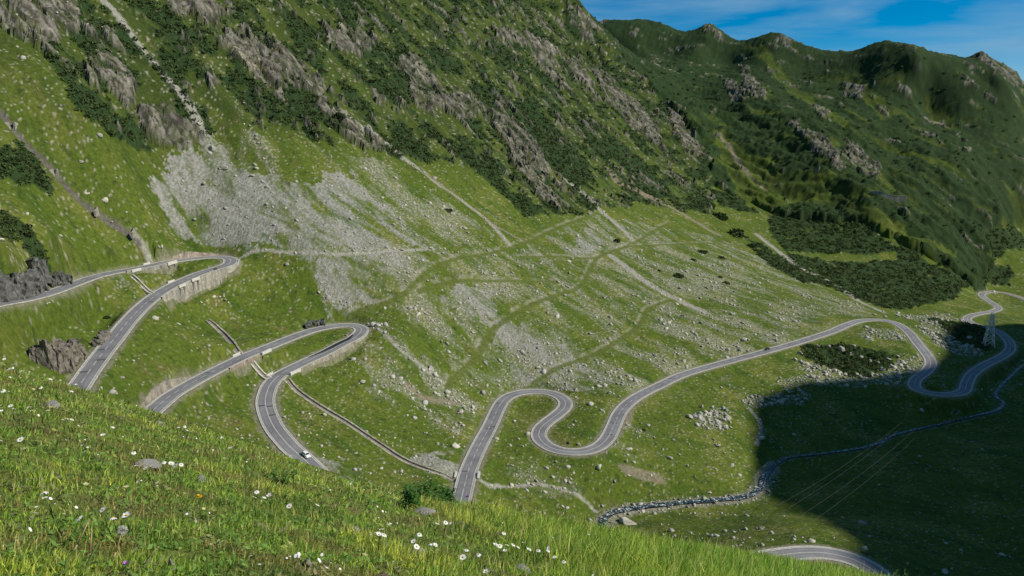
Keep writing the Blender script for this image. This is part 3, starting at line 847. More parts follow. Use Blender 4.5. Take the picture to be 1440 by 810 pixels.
build_road(R_UP, [((260,393), (88,585)), ((0,428), (220,372))], [(207,425,1.2), (148,490,-1.3), (135,505,1.3), (125,522,-1.5)])
rm = build_road(R_MID, [((215,577), (440,464)), ((395,526), (425,517))], [(296,525,1), (425,470,-1.2), (374,570,-1.2), (374,573,1.3), (378,585,1.4)])
build_road(R_LOW, [((652,686), (701,573)), ((860,605), (1190,457)), ((1262,455), (1290,482)), ((1368,525), (1408,502))], [(655,663,1.2), (687,602,0), (690,600,-1.4), (853,609,0), (866,595,0.4), (702,565,1), (945,534,0.5)])
build_road(R_NEAR, [], [])
i, j = stretch(R_MID, (503,470), (436,505))
dv, df = ribbon(R_MID[i:j], -HALF + 0.65, np.interp(np.arange(j - i), [0, 6, j - i - 12, j - i], [-2.6, -0.4, -0.6, -2.7]), 0.05, 0.068)
obj('tar_patch', mesh_np('tar_patch', dv, df, M_TAR), rm, label='long black strip of fresh asphalt along the inner lane')
# lay-by gravel beside the lower bends
M_GRAVEL = noisy_mat('pinkish_gravel', (0.30, 0.24, 0.20), 0.95, 0.3, 1.5, 0.3)

# ------------------------------------------------------------------ retaining walls
def masonry_mat(name, col):
    m, n, b = new_mat(name)
    tc = n.nodes.new('ShaderNodeTexCoord')
    vo = n.nodes.new('ShaderNodeTexVoronoi'); vo.inputs['Scale'].default_value = 1.5
    nz = n.nodes.new('ShaderNodeTexNoise'); nz.inputs['Scale'].default_value = 0.35; nz.inputs['Detail'].default_value = 6; nz.inputs['Roughness'].default_value = 0.65
    mp = n.nodes.new('ShaderNodeMapping'); mp.inputs['Scale'].default_value = (1, 1, 0.25)
    n.links.new(tc.outputs['Object'], vo.inputs['Vector']); n.links.new(tc.outputs['Object'], mp.inputs['Vector']); n.links.new(mp.outputs['Vector'], nz.inputs['Vector'])
    r = n.nodes.new('ShaderNodeValToRGB')
    r.color_ramp.elements[0].position = 0.32; r.color_ramp.elements[0].color = (*[c * 0.42 for c in col], 1)
    r.color_ramp.elements[1].position = 0.62; r.color_ramp.elements[1].color = (*col, 1)
    n.links.new(nz.outputs['Fac'], r.inputs['Fac'])
    mx = n.nodes.new('ShaderNodeMix'); mx.data_type = 'RGBA'; mx.blend_type = 'MULTIPLY'; mx.inputs[0].default_value = 0.45
    bw = n.nodes.new('ShaderNodeRGBToBW'); n.links.new(vo.outputs['Color'], bw.inputs[0])
    n.links.new(r.outputs['Color'], mx.inputs[6]); n.links.new(bw.outputs[0], mx.inputs[7])
    n.links.new(mx.outputs[2], b.inputs['Base Color'])
    b.inputs['Roughness'].default_value = 0.92; b.inputs['Specular IOR Level'].default_value = 0.2
    bp = n.nodes.new('ShaderNodeBump'); bp.inputs['Strength'].default_value = 0.5; bp.inputs['Distance'].default_value = 0.15
    n.links.new(vo.outputs['Distance'], bp.inputs['Height']); n.links.new(bp.outputs['Normal'], b.inputs['Normal'])
    return m
M_WALL = [masonry_mat('pale_masonry', (0.52, 0.49, 0.41)), masonry_mat('pink_masonry', (0.50, 0.42, 0.34)), masonry_mat('grey_masonry', (0.40, 0.39, 0.35)), masonry_mat('pale_masonry_b', (0.50, 0.46, 0.38)), masonry_mat('pink_masonry_b', (0.46, 0.38, 0.31)), masonry_mat('mottled_masonry', (0.42, 0.38, 0.31))]
for wi, (R, i, j, side, up_, dn_, lab, cat) in enumerate(WALLS):
    Q = R[i:j + 1]
    n = len(Q)
    ends = np.clip(np.minimum(np.arange(n), n - 1 - np.arange(n)) / 14.0, 0, 1)
    jag = fbm(np.arange(n) / 6.0, np.zeros(n) + wi, 3, 210)
    if dn_ > up_:
        top = up_ + 0 * ends; bot = -(dn_ * np.maximum(ends, 0.12) + 1.0 + jag * 0.8)
        o_top0, o_top1, o_bot = HALF + 0.05, HALF + 0.55, HALF + 0.55 + 0.10 * (-bot)
    else:
        top = up_ * np.maximum(ends, 0.1) * (1 + 0.18 * jag); bot = -dn_ + 0 * ends
        o_top0, o_top1, o_bot = HALF + 1.1, HALF + 1.7, HALF + 1.1
    if dn_ > up_:
        p = [ribbon(Q, side * o_top0, side * o_top1, top, top), ribbon(Q, side * o_top1, side * o_bot, top, bot, 3), ribbon(Q, side * o_top0, side * o_top0, -0.05, top)]
    else:
        p = [ribbon(Q, side * o_top0, side * o_top1, top, top), ribbon(Q, side * (HALF + 0.6), side * o_top0, bot, top, 3), ribbon(Q, side * o_top1, side * (o_top1 + 0.05), top, top - 1.0)]
    v, f = join(p)
    o = obj('retaining_wall', mesh_np('retaining_wall', v, f, M_WALL[wi]), label=lab, cat=cat)
    if dn_ > up_:
        p = [ribbon(Q, side * (o_top0 - 0.06), side * (o_top1 + 0.1), top + 0.16, top + 0.16), ribbon(Q, side * (o_top1 + 0.1), side * (o_top1 + 0.1), top + 0.16, top + 0.003), ribbon(Q, side * (o_top0 - 0.06), side * (o_top0 - 0.06), top + 0.003, top + 0.16)]
        v, f = join(p)
        obj('coping', mesh_np('coping', v, f, M_GUTTER), o)

# far wall on the old terrace
fw = at([(1222,288),(1235,292),(1250,295),(1273,301)])
Q = resample(fw, 2.0)
Q[:, 2] = terrain_h(Q[:, 0], Q[:, 1])
Q[:, 2] = smooth1(Q[:, 2], 5)
hgt = np.linspace(4.0, 8.5, len(Q))
v, f = join([ribbon(Q, 0, 0.2, hgt, -2.5, 2), ribbon(Q, 0, 1.0, hgt, hgt), ribbon(Q, 1.0, 1.2, hgt, -2.5)])
v2, f2 = join([ribbon(Q, -0.15, 1.15, hgt + 0.3, hgt + 0.3), ribbon(Q, -0.15, -0.15, hgt + 0.003, hgt + 0.3)])
o = obj('stone_wall', mesh_np('stone_wall', v, f, M_WALL[0]), label='long pale stone wall high on the dark far mountainside', cat='wall')
obj('coping', mesh_np('coping', v2, f2, M_GUTTER), o)

# ------------------------------------------------------------------ culverts
def box(x0, x1, y0, y1, z0, z1):
    V = np.array([(x0,y0,z0),(x1,y0,z0),(x1,y1,z0),(x0,y1,z0),(x0,y0,z1),(x1,y0,z1),(x1,y1,z1),(x0,y1,z1)], float)
    F = np.array([(0,3,2,1),(4,5,6,7),(0,1,5,4),(1,2,6,5),(2,3,7,6),(3,0,4,7)])
    return V, F
def bevel_box(x0, x1, y0, y1, z0, z1, b=0.06):
    bm = bmesh.new()
    V, F = box(x0, x1, y0, y1, z0, z1)
    vs = [bm.verts.new(v) for v in V]
    for f in F: bm.faces.new([vs[k] for k in f])
    bmesh.ops.bevel(bm, geom=bm.edges[:], offset=b, segments=1, affect='EDGES')
    me = bpy.data.meshes.new('b'); bm.to_mesh(me); bm.free()
    return me
cul = {}
def culvert(R, px, py, side, label, opening=True, scale=1.0):
    k = nearest_idx(R, px, py)
    loc, rot = on_road(R, k, side * (HALF + 0.55), 0)
    e = bpy.data.objects.new('culvert' if opening else 'parapet', None); COL.objects.link(e)
    e.location = loc; e.rotation_euler = (0, 0, rot[2] + (0 if side > 0 else math.pi)); e.scale = (scale,) * 3
    e['label'] = label; e['category'] = 'culvert' if opening else 'parapet'
    if not cul:
        cul['beam'] = bevel_box(-3.0, 3.0, -0.15, 0.75, -0.55, 0.75); cul['beam'].materials.append(M_CONC)
        cul['pier'] = bevel_box(-0.5, 0.5, -0.1, 0.7, -5.5, -0.55); cul['pier'].materials.append(M_WALL[2])
        v, f = join([box(-1.25, 1.25, -1.0, -0.6, -5.0, -0.6), box(-1.25, 1.25, -0.6, 0.5, -0.7, -0.56)])
        cul['barrel'] = mesh_np('barrel', v, f, M_MOUTHSHADE)
        cul['post'] = bevel_box(-0.3, 0.3, -0.2, 0.4, 0.0, 0.35); cul['post'].materials.append(M_CONC)
    obj('parapet_beam', cul['beam'], e)
    if opening:
        for sx_ in (-1.8, 1.8): obj('pier', cul['pier'], e, loc=(sx_, 0, 0))
        obj('barrel', cul['barrel'], e)
    else:
        for sx_ in (-2.2, 2.2): obj('end_block', cul['post'], e, loc=(sx_, 0, 0.75))
culvert(R_UP, 231, 370, -1, 'white headed culvert with dark opening on the top straight near the upper hairpin', True, 1.25)
culvert(R_UP, 180, 380, -1, 'small white culvert headwall on the top straight above the concrete gutter')
culvert(R_UP, 263, 392, 1, 'culvert with dark opening in the tall wall below the upper hairpin', True, 1.1)
culvert(R_UP, 243, 402, 1, 'second smaller culvert lower along the wall of the upper hairpin')
culvert(R_UP, 217, 372, 1, 'low white parapet where the gully reaches the top straight', False)
culvert(R_UP, 252, 397, -1, 'low white parapet on the inner side of the upper hairpin leg', False, 0.9)
culvert(R_MID, 361, 494, -1, 'culvert with dark opening above the short concrete channel', True, 1.2)
culvert(R_MID, 344, 501, 1, 'low white parapet where the stony ditch meets the middle road', False)
culvert(R_MID, 404, 521, 1, 'white culvert at the top of the long diagonal ditch', True, 1.15)
culvert(R_MID, 393, 527, -1, 'low white parapet at the foot of the short concrete channel', False, 0.9)
culvert(R_LOW, 657, 668, -1, 'white culvert beside the lower road just above the near grass', True, 1.0)
culvert(R_LOW, 657, 668, 1, 'dark culvert mouth where the long diagonal ditch meets the lower road', True, 0.9)

# ------------------------------------------------------------------ drainage channels
ch_lab = ['short straight concrete channel between the two legs of the middle hairpin', 'long diagonal stone lined ditch running down to the lower road', 'stony ditch running down to the middle road', 'thin concrete gutter between the upper road legs']
for C, lab in zip(CHANNELS, ch_lab):
    Q = C.copy()
    Q[:, 2] = smooth1(terrain_h(Q[:, 0], Q[:, 1]) + 0.7, 3)
    kw = 0.75 if 'thin' in lab else 1.0
    e = bpy.data.objects.new('drainage_channel', None); COL.objects.link(e)
    e['label'] = lab; e['category'] = 'channel'
    for sd in (1, -1):
        a, b = sd * 0.95 * kw, sd * 1.75 * kw
        v, f = join([ribbon(Q, a, b, 0.28, 0.28), ribbon(Q, a, a, -1.3, 0.28), ribbon(Q, b, b + sd * 0.1, 0.28, -0.8)])
        obj('side_wall', mesh_np('side_wall', v, f, M_WALL[0] if 'ditch' in lab else M_GUTTER), e)
    v, f = ribbon(Q, 1.0 * kw, -1.0 * kw, -0.45, -0.45, 3)
    v[:, 2] += 0.18 * fbm(v[:, 0] * 0.9, v[:, 1] * 0.9, 2, 220)
    obj('channel_floor', mesh_np('channel_floor', v, f, noisy_mat('ditch_floor', (0.24, 0.22, 0.17), 0.9, 0.5, 1.2, 0.4)), e)

# stone check dams in the gully on the left
dam_lab = ['pair of pale stone dam wings highest in the left gully', 'stone check dam halfway down the left gully', 'broken stone check dam among boulders lower in the left gully', 'forked stone check dam just above the top road']
def wing_mesh():
    bm = bmesh.new()
    V, F = box(-0.5, 0.5, 0, 4.6, -2.0, 2.0)
    V[[2, 3], 2] = -2; V[[6, 7], 2] = 0.9
    V[[4, 5], 0] *= 0.7; V[[6, 7], 0] *= 0.7
    vs = [bm.verts.new(v) for v in V]
    for f in F: bm.faces.new([vs[k] for k in f])
    bmesh.ops.subdivide_edges(bm, edges=bm.edges[:], cuts=3, use_grid_fill=True)
    for v in bm.verts: v.co += Vector((random.uniform(-.1, .1), random.uniform(-.1, .1), random.uniform(-.14, .14)))
    me = bpy.data.meshes.new('dam_wing'); bm.to_mesh(me); bm.free(); me.materials.append(M_WALL[0])
    return me
wm = wing_mesh()
for (px, py), lab in zip([(30,186), (80,246), (136,299), (188,329)], dam_lab):
    p = at([(px, py)])[0]
    z = float(terrain_h(p[0], p[1]))
    D, S, K = dist_to(np.array([p[0]]), np.array([p[1]]), GULLY, 20.0)
    t = GULLY[min(K[0] + 1, len(GULLY) - 1)] - GULLY[max(K[0] - 1, 0)]
    a = math.atan2(t[1], t[0])
    c = GULLY[K[0]]
    e = bpy.data.objects.new('check_dam', None); COL.objects.link(e)
    e.location = (c[0], c[1], z + 0.4); e.rotation_euler = (0, 0, a)
    e['label'] = lab; e['category'] = 'dam'
    for sd in (1, -1):
        obj('wing', wm, e, loc=(0, sd * 1.2, 0.4), rot=(0, 0, (0.35 if sd > 0 else math.pi - 0.35)))

# ------------------------------------------------------------------ stream
def water_mat():
    m, n, b = new_mat('mountain_stream')
    tc = n.nodes.new('ShaderNodeTexCoord')
    nz = n.nodes.new('ShaderNodeTexNoise'); nz.inputs['Scale'].default_value = 0.55; nz.inputs['Detail'].default_value = 6; nz.inputs['Roughness'].default_value = 0.7; nz.inputs['Distortion'].default_value = 1.5
    n.links.new(tc.outputs['Object'], nz.inputs['Vector'])
    r = n.nodes.new('ShaderNodeValToRGB')
    r.color_ramp.elements[0].position = 0.53; r.color_ramp.elements[0].color = (0.014, 0.026, 0.032, 1)
    r.color_ramp.elements[1].position = 0.62; r.color_ramp.elements[1].color = (0.72, 0.78, 0.80, 1)
    n.links.new(nz.outputs['Fac'], r.inputs['Fac']); n.links.new(r.outputs['Color'], b.inputs['Base Color'])
    mr = n.nodes.new('ShaderNodeMapRange'); mr.inputs[1].default_value = 0.5; mr.inputs[2].default_value = 0.6; mr.inputs[3].default_value = 0.12; mr.inputs[4].default_value = 0.6
    n.links.new(nz.outputs['Fac'], mr.inputs[0]); n.links.new(mr.outputs[0], b.inputs['Roughness'])
    bp = n.nodes.new('ShaderNodeBump'); bp.inputs['Strength'].default_value = 0.7; bp.inputs['Distance'].default_value = 0.3
    n.links.new(nz.outputs['Fac'], bp.inputs['Height']); n.links.new(bp.outputs['Normal'], b.inputs['Normal'])
    b.inputs['IOR'].default_value = 1.33
    return m
ks = np.arange(len(S_LINE))
nar = np.interp(ks, [0, nearest_idx(S_LINE, 1060, 696), nearest_idx(S_LINE, 1100, 648)], [0.68, 0.68, 0.34])
wl = 2.6 + 1.3 * fbm(ks / 7.0, ks * 0.0 + 1, 3, 230); wr = 2.6 + 1.3 * fbm(ks / 7.0, ks * 0.0 + 9, 3, 231)
v, f = ribbon(S_LINE, wl * nar, -wr * nar, -0.1, -0.1, 6)
v[:, 2] += 0.16 * fbm(v[:, 0] / 1.6, v[:, 1] / 1.6, 3, 233)
obj('stream', mesh_np('stream', v, f[:, ::-1], water_mat(), True), kind='structure')
tick('roads')

# ------------------------------------------------------------------ pylons and power lines
M_STEEL = noisy_mat('galvanised_steel', (0.80, 0.84, 0.82), 0.5, 0.1, 2.0, 0, metallic=0.1)
M_INS = noisy_mat('insulator_glass', (0.55, 0.55, 0.5), 0.3, 0.1, 2.0, 0)
def beam(a, b, r):
    a = np.array(a, float); b = np.array(b, float); d = b - a; L_ = np.linalg.norm(d); d /= L_
    h = np.array([0, 0, 1.0]) if abs(d[2]) < 0.9 else np.array([1.0, 0, 0])
    s = np.cross(d, h); s /= np.linalg.norm(s); t = np.cross(d, s)
    V = []
    for p in (a, b):
        for q in ((1, 1), (-1, 1), (-1, -1), (1, -1)):
            V.append(p + (s * q[0] + t * q[1]) * r)
    return np.array(V), np.array([(0,1,2,3),(7,6,5,4),(0,4,5,1),(1,5,6,2),(2,6,7,3),(3,7,4,0)])
def make_pylon(H, legdrop):
    parts = {}
    lv = [0, 0.2, 0.38, 0.53, 0.66, 0.78, 0.89, 1.0]
    def hw(t): return 3.4 * (1 - t) ** 1.05 + 0.55 * t ** 0.5
    C4 = [(1, 1), (-1, 1), (-1, -1), (1, -1)]
    legs = []
    for k, (a, b) in enumerate(C4):
        ps = [beam((a * hw(lv[i]), b * hw(lv[i]), H * lv[i]), (a * hw(lv[i + 1]), b * hw(lv[i + 1]), H * lv[i + 1]), 0.26) for i in range(7)]
        ps.append(beam((a * (hw(0) + 0.3), b * (hw(0) + 0.3), -legdrop), (a * hw(0), b * hw(0), 0), 0.26))
        legs.append(join(ps))
    br = []
    for i in range(7):
        h0, h1 = hw(lv[i]), hw(lv[i + 1]); z0, z1 = H * lv[i], H * lv[i + 1]
        for k in range(4):
            a, b = C4[k], C4[(k + 1) % 4]
            br.append(beam((a[0] * h0, a[1] * h0, z0), (b[0] * h1, b[1] * h1, z1), 0.13))
            br.append(beam((b[0] * h0, b[1] * h0, z0), (a[0] * h1, a[1] * h1, z1), 0.13))
            br.append(beam((a[0] * h1, a[1] * h1, z1), (b[0] * h1, b[1] * h1, z1), 0.13))
    arms = []
    for t, ln in ((0.72, 4.6), (0.86, 3.8)):
        h = hw(t); z = H * t
        for s in (1, -1):
            arms.append(join([beam((s * h, h, z), (s * ln, 0, z + 0.2), 0.11), beam((s * h, -h, z), (s * ln, 0, z + 0.2), 0.11), beam((s * h, 0, z + 1.6), (s * ln, 0, z + 0.25), 0.1)]))
    ins = [beam((s * ln, 0, H * t + 0.1), (s * ln, 0, H * t - 1.4), 0.1) for t, ln in ((0.72, 4.6), (0.86, 3.8)) for s in (1, -1)]
    return [mesh_np('leg', v, f, M_STEEL) for v, f in legs], mesh_np('bracing', *join(br), M_STEEL), [mesh_np('crossarm', v, f, M_STEEL) for v, f in arms], [mesh_np('insulator', v, f, M_INS) for v, f in ins]
PY = make_pylon(27.0, 7.0)
foot_me = bevel_box(-0.6, 0.6, -0.6, 0.6, -1.5, 0.5); foot_me.materials.append(M_CONC)
def pylon(base, rz, label, sc=1.0):
    e = bpy.data.objects.new('power_pylon', None); COL.objects.link(e)
    e.location = base; e.rotation_euler = (0, 0, rz); e.scale = (sc,) * 3
    e['label'] = label; e['category'] = 'pylon'; e['group'] = 'lattice pylons of the power line'
    for m in PY[0]: obj('leg', m, e)
    obj('bracing', PY[1], e)
    for m in PY[2]: obj('crossarm', m, e)
    for m in PY[3]: obj('insulator', m, e)
    for a in (1, -1):
        for b in (1, -1):
            lx, ly = a * 3.6, b * 3.6
            wx = base[0] + (lx * math.cos(rz) - ly * math.sin(rz)) * sc; wy = base[1] + (lx * math.sin(rz) + ly * math.cos(rz)) * sc
            obj('concrete_foot', foot_me, e, loc=(lx, ly, (float(terrain_h(wx, wy)) - base[2]) / sc + 0.2))
    tips = []
    for t, ln in ((0.72, 4.6), (0.86, 3.8)):
        for s in (1, -1):
            tips.append(np.array([base[0] + s * ln * math.cos(rz) * sc, base[1] + s * ln * math.sin(rz) * sc, base[2] + (27.0 * t - 1.4) * sc]))
    return tips
def ground_pt(px, py):
    p = at([(px, py)])[0]
    return np.array([p[0], p[1], float(terrain_h(p[0], p[1]))])
pa = ground_pt(1390, 487)
pc = np.array([24.0, 118.0, 0.0]); pc[2] = float(terrain_h(pc[0], pc[1])) - 2
tA = pylon(tuple(pa), math.radians(-18), 'tall pale lattice pylon standing by the far road bend at right')
tC = pylon(tuple(pc), math.radians(-50), 'lattice pylon standing below the crest of the near grassy slope', 0.85)
M_WIRE = noisy_mat('aluminium_wire', (0.09, 0.09, 0.09), 0.6, 0.05, 1.0, 0)
def wire(a, b, sag, lab):
    t = np.linspace(0, 1, 70)[:, None]
    P = a * (1 - t) + b * t; P[:, 2] -= (4 * t * (1 - t))[:, 0] * sag
    v, f = join([beam(P[i], P[i + 1], 0.018) for i in range(69)])
    obj('power_line', mesh_np('power_line', v, f, M_WIRE), label=lab, cat='wire', group='power line wires')
for k, arm in enumerate(('lower right', 'lower left', 'upper right', 'upper left')):
    wire(tA[k], tC[k], 21, 'thin wire crossing the shaded valley from the pylon\'s %s arm' % arm)

# ------------------------------------------------------------------ vehicles
M_TYRE = noisy_mat('tyre_rubber', (0.02, 0.02, 0.02), 0.9, 0.2, 5, 0)
M_RIM = noisy_mat('alloy', (0.45, 0.45, 0.46), 0.35, 0.1, 5, 0, metallic=0.8)
M_GLASS = noisy_mat('dark_glass', (0.02, 0.025, 0.03), 0.08, 0.1, 5, 0, spec=0.6)
M_LAMP = noisy_mat('lamp_glass', (0.75, 0.75, 0.7), 0.2, 0.1, 5, 0)
M_TAIL = noisy_mat('tail_lamp', (0.4, 0.02, 0.02), 0.3, 0.1, 5, 0)
def loft(secs):
    """secs: list of (x, [(y,z)...]) cross sections"""
    k = len(secs[0][1]); V = [(x, y, z) for x, s in secs for y, z in s]; F = []
    for i in range(len(secs) - 1):
        for j in range(k):
            F.append((i * k + j, i * k + (j + 1) % k, (i + 1) * k + (j + 1) % k, (i + 1) * k + j))
    return V, F, [list(range(k)), list(range((len(secs) - 1) * k, len(secs) * k))]
def loft_me(name, secs, mat, bev=0.03):
    V, F, caps = loft(secs)
    bm = bmesh.new(); vs = [bm.verts.new(v) for v in V]
    for f in F: bm.faces.new([vs[q] for q in f])
    bm.faces.new([vs[q] for q in caps[0]][::-1]); bm.faces.new([vs[q] for q in caps[1]])
    bmesh.ops.recalc_face_normals(bm, faces=bm.faces[:])
    bmesh.ops.bevel(bm, geom=[e for e in bm.edges if e.calc_face_angle(0) > 0.5], offset=bev, segments=2, affect='EDGES')
    me = bpy.data.meshes.new(name); bm.to_mesh(me); bm.free(); me.materials.append(mat)
    return me
def cyl_me(name, r, wdt, mat, seg=18):
    bm = bmesh.new(); bmesh.ops.create_cone(bm, cap_ends=True, segments=seg, radius1=r, radius2=r, depth=wdt, matrix=Matrix.Rotation(math.pi / 2, 4, 'X'))
    bmesh.ops.bevel(bm, geom=[e for e in bm.edges if e.calc_face_angle(0) > 1], offset=r * 0.12, segments=2, affect='EDGES')
    me = bpy.data.meshes.new(name); bm.to_mesh(me); bm.free(); me.materials.append(mat); return me
tyre_me = cyl_me('tyre', 0.33, 0.22, M_TYRE); rim_me = cyl_me('rim', 0.21, 0.24, M_RIM, 10)
def vehicle(name, label, cat, paint, R, px, py, off, rev, van=False):
    k = nearest_idx(R, px, py)
    loc, rot = on_road(R, k, off, 0.07)
    e = bpy.data.objects.new(name, None); COL.objects.link(e)
    e.location = loc; e.rotation_euler = (0, rot[1] * (-1 if rev else 1), rot[2] + (math.pi if rev else 0))
    e['label'] = label; e['category'] = cat
    h = 0.55 if van else 0.0
    def sec(wd, z0, z1): return [(-wd * 0.92, z0), (wd * 0.92, z0), (wd, z0 + 0.25), (wd, z1 - 0.12), (wd * 0.9, z1), (-wd * 0.9, z1), (-wd, z1 - 0.12), (-wd, z0 + 0.25)]
    b = loft_me('body', [(-2.1, sec(0.80, 0.34, 0.86)), (-1.95, sec(0.87, 0.22, 0.95)), (-0.9, sec(0.89, 0.2, 0.97)), (0.9, sec(0.89, 0.2, 0.95)), (1.85, sec(0.86, 0.22, 0.82)), (2.1, sec(0.74, 0.33, 0.70))], paint, 0.04)
    bo = obj('body', b, e)
    def cs(wd0, wd1, z0, z1): return [(-wd0, z0), (wd0, z0), (wd1, z1), (-wd1, z1)]
    if van:
        c = loft_me('cabin', [(-2.05, cs(0.86, 0.80, 0.9, 1.95)), (0.9, cs(0.86, 0.78, 0.9, 1.98)), (1.55, cs(0.84, 0.74, 0.9, 1.05))], paint, 0.05)
        gl = [(0.92, 1.5, 1.88, 1.12)]
    else:
        c = loft_me('cabin', [(-1.85, cs(0.80, 0.66, 0.93, 1.0)), (-1.25, cs(0.82, 0.64, 0.93, 1.40)), (-0.2, cs(0.83, 0.64, 0.93, 1.46)), (0.45, cs(0.83, 0.64, 0.93, 1.40)), (1.15, cs(0.80, 0.68, 0.90, 0.96))], paint, 0.04)
    obj('cabin', c, e)
    top = 1.88 if van else 1.36
    q = lambda pts, nm: obj(nm, mesh_np(nm, pts, [(0, 1, 2, 3)], M_GLASS), e)
    if van:
        q([(1.47, -0.72, 1.2), (1.47, 0.72, 1.2), (1.0, 0.68, 1.90), (1.0, -0.68, 1.90)], 'windscreen')
    else:
        q([(1.09, -0.66, 1.02), (1.09, 0.66, 1.02), (0.54, 0.6, 1.38), (0.54, -0.6, 1.38)], 'windscreen')
        q([(-1.80, 0.64, 1.06), (-1.80, -0.64, 1.06), (-1.34, -0.6, 1.37), (-1.34, 0.6, 1.37)], 'rear_window')
    for s in (1, -1):
        y0, y1 = 0.845 * s, 0.70 * s
        for x0, x1 in (((-0.15, 0.8),) if van else ((-1.2, -0.32), (-0.22, 0.62))):
            zt = 1.7 if van else 1.36
            q([(x0, y0, 1.0), (x1, y0, 1.0), (x1 - 0.2, y1 + 0.02 * s, zt), (x0 + 0.1, y1 + 0.02 * s, zt)], 'side_window')
        for x in (-1.32, 1.30):
            t = obj('wheel', tyre_me, e, loc=(x, 0.80 * s, 0.33)); obj('rim', rim_me, t)
        m = bevel_box(-0.05, 0.06, -0.17, 0.17, -0.08, 0.08, 0.02); m.materials.append(M_LAMP); obj('headlight', m, e, loc=(2.02, 0.56 * s, 0.66))
        m = bevel_box(-0.05, 0.06, -0.15, 0.15, -0.09, 0.09, 0.02); m.materials.append(M_TAIL); obj('tail_light', m, e, loc=(-2.08, 0.6 * s, 0.74))
M_PWHITE = noisy_mat('white_car_paint', (0.78, 0.78, 0.78), 0.3, 0.04, 1, 0, spec=0.5)
M_PDARK = noisy_mat('dark_car_paint', (0.018, 0.02, 0.024), 0.3, 0.1, 1, 0, spec=0.5)
vehicle('parked_car', 'small white car just above the near grass on the middle road', 'car', M_PWHITE, R_MID, 427, 641, 1.6, False)
vehicle('dark_car', 'dark car driving on the long straight of the lower road', 'car', M_PDARK, R_LOW, 1081, 491, 1.7, True)
vehicle('white_van', 'white van at the farthest road bend on the right', 'van', M_PWHITE, R_LOW, 1396, 411, -1.5, False, True)
tick('vehicles')

# ------------------------------------------------------------------ rocks
def ico(sub=0):
    bm = bmesh.new(); bmesh.ops.create_icosphere(bm, subdivisions=sub + 1, radius=1.0)
    V = np.array([v.co[:] for v in bm.verts]); F = np.array([[v.index for v in f.verts] for f in bm.faces]); bm.free()
    return V, F
ICO0, ICO1, ICO2 = ico(0), ico(1), ico(2)
def rock_shape(base, seed, flat=0.65, cuts=7, rough=0.12):
    """a boulder: sphere sliced by random planes, then roughened"""
    g = np.random.default_rng(seed)
    V = base[0].copy()
    for _ in range(cuts):
        d = g.normal(size=3); d /= np.linalg.norm(d); k = g.uniform(0.45, 0.8)
        s = V @ d; V = V - np.outer(np.maximum(s - k, 0), d)
    V *= g.uniform(0.75, 1.25, 3); V[:, 2] *= flat
    V += g.normal(size=V.shape) * rough * 0.35
    return V, base[1]
def stamp(shapes, pos, scale, rot, tilt=0.25, seed=3):
    """many copies of a few shapes as one mesh"""
    g = np.random.default_rng(seed)
    Vs = []; Fs = []; ids = []
    which = g.integers(0, len(shapes), len(pos)); b = 0
    for k, (V, F) in enumerate(shapes):
        idx = np.where(which == k)[0]
        if not len(idx): continue
        n = len(idx)
        c, s = np.cos(rot[idx]), np.sin(rot[idx])
        tx = g.normal(size=n) * tilt; ty = g.normal(size=n) * tilt
        X = V[None, :, 0] * c[:, None] - V[None, :, 1] * s[:, None]; Y = V[None, :, 0] * s[:, None] + V[None, :, 1] * c[:, None]
        Z = V[None, :, 2] + X * tx[:, None] + Y * ty[:, None]
        sc = scale[idx][:, None] if scale.ndim == 1 else None
        W = np.stack([X * sc, Y * sc, Z * sc], 2) + pos[idx][:, None, :]
        Vs.append(W.reshape(-1, 3)); Fs.append((F[None] + (np.arange(n) * len(V))[:, None, None]).reshape(-1, F.shape[1]) + b)
        ids.append(np.repeat(idx, len(V))); b += n * len(V)
    return np.vstack(Vs), np.vstack(Fs), np.concatenate(ids)

def sample_ground(n, r0, r1, a0=-36, a1=36, seed=1):
    g = np.random.default_rng(seed)
    a = np.radians(g.uniform(a0, a1, n)); r = np.exp(g.uniform(math.log(r0), math.log(r1), n))
    return r * np.sin(a), r * np.cos(a)

def road_clear(x, y, d):
    ok = np.ones(len(x), bool)
    for R in ROADS:
        D, S, K = dist_to(x, y, R, d + 2); ok &= D > d
    return ok

M_STONE = tint_mat('pale_field_stone', rough=0.95, spec=0.15, noise=0.3, scale=1.2, bump=0.4, dist=0.2)
x, y = sample_ground(170000, 230, 1000, seed=11)
cv = cover(x, y)
pS = 0.20 * cv[4] + 0.40 * cv[5] + 0.6 * cv[6] + 0.075 * (1 - cv[1]) * (1 - 0.5 * cv[0]) * sstep(-0.1, 0.45, fbm(x / 32, y / 32, 4, 345)) * np.where((x > 110) & (y < 500), 0.25, 1.0) + 0.06 * cv[2]
Ds, _, _ = dist_to(x, y, S_LINE, 14.0)
pS = np.maximum(pS, 0.26 * sstep(8, 3, Ds) * (x < 135))
for T, wd, kind in STREAKS:
    D, _, _ = dist_to(x, y, T, 12.0)
    pS = np.maximum(pS, (0.35 if kind == 'scree' else 0.1) * (D < wd))
for T in TRACKS:
    D, _, _ = dist_to(x, y, T, 6.0); pS[D < 2.6] = 0
pS *= 1 - cv[3]
pS *= 1 - 0.6 * sstep(700, 1000, np.hypot(x, y))
g = np.random.default_rng(5)
kp = (g.uniform(size=len(x)) < pS) & road_clear(x, y, HALF + 1.5)
x, y = x[kp], y[kp]; cvk = [c[kp] for c in cv]
sz = np.exp(g.normal(-0.85, 0.62, len(x))) * (1 + 0.7 * cvk[6]) * np.where(cvk[4] > 0.5, 0.8, 1.0) * (1 + 0.2 * cvk[5])
sz = np.clip(sz, 0.24, 2.2)
zt = terrain_h(x, y)
pos = np.stack([x, y, zt + 0.1 * sz], 1)
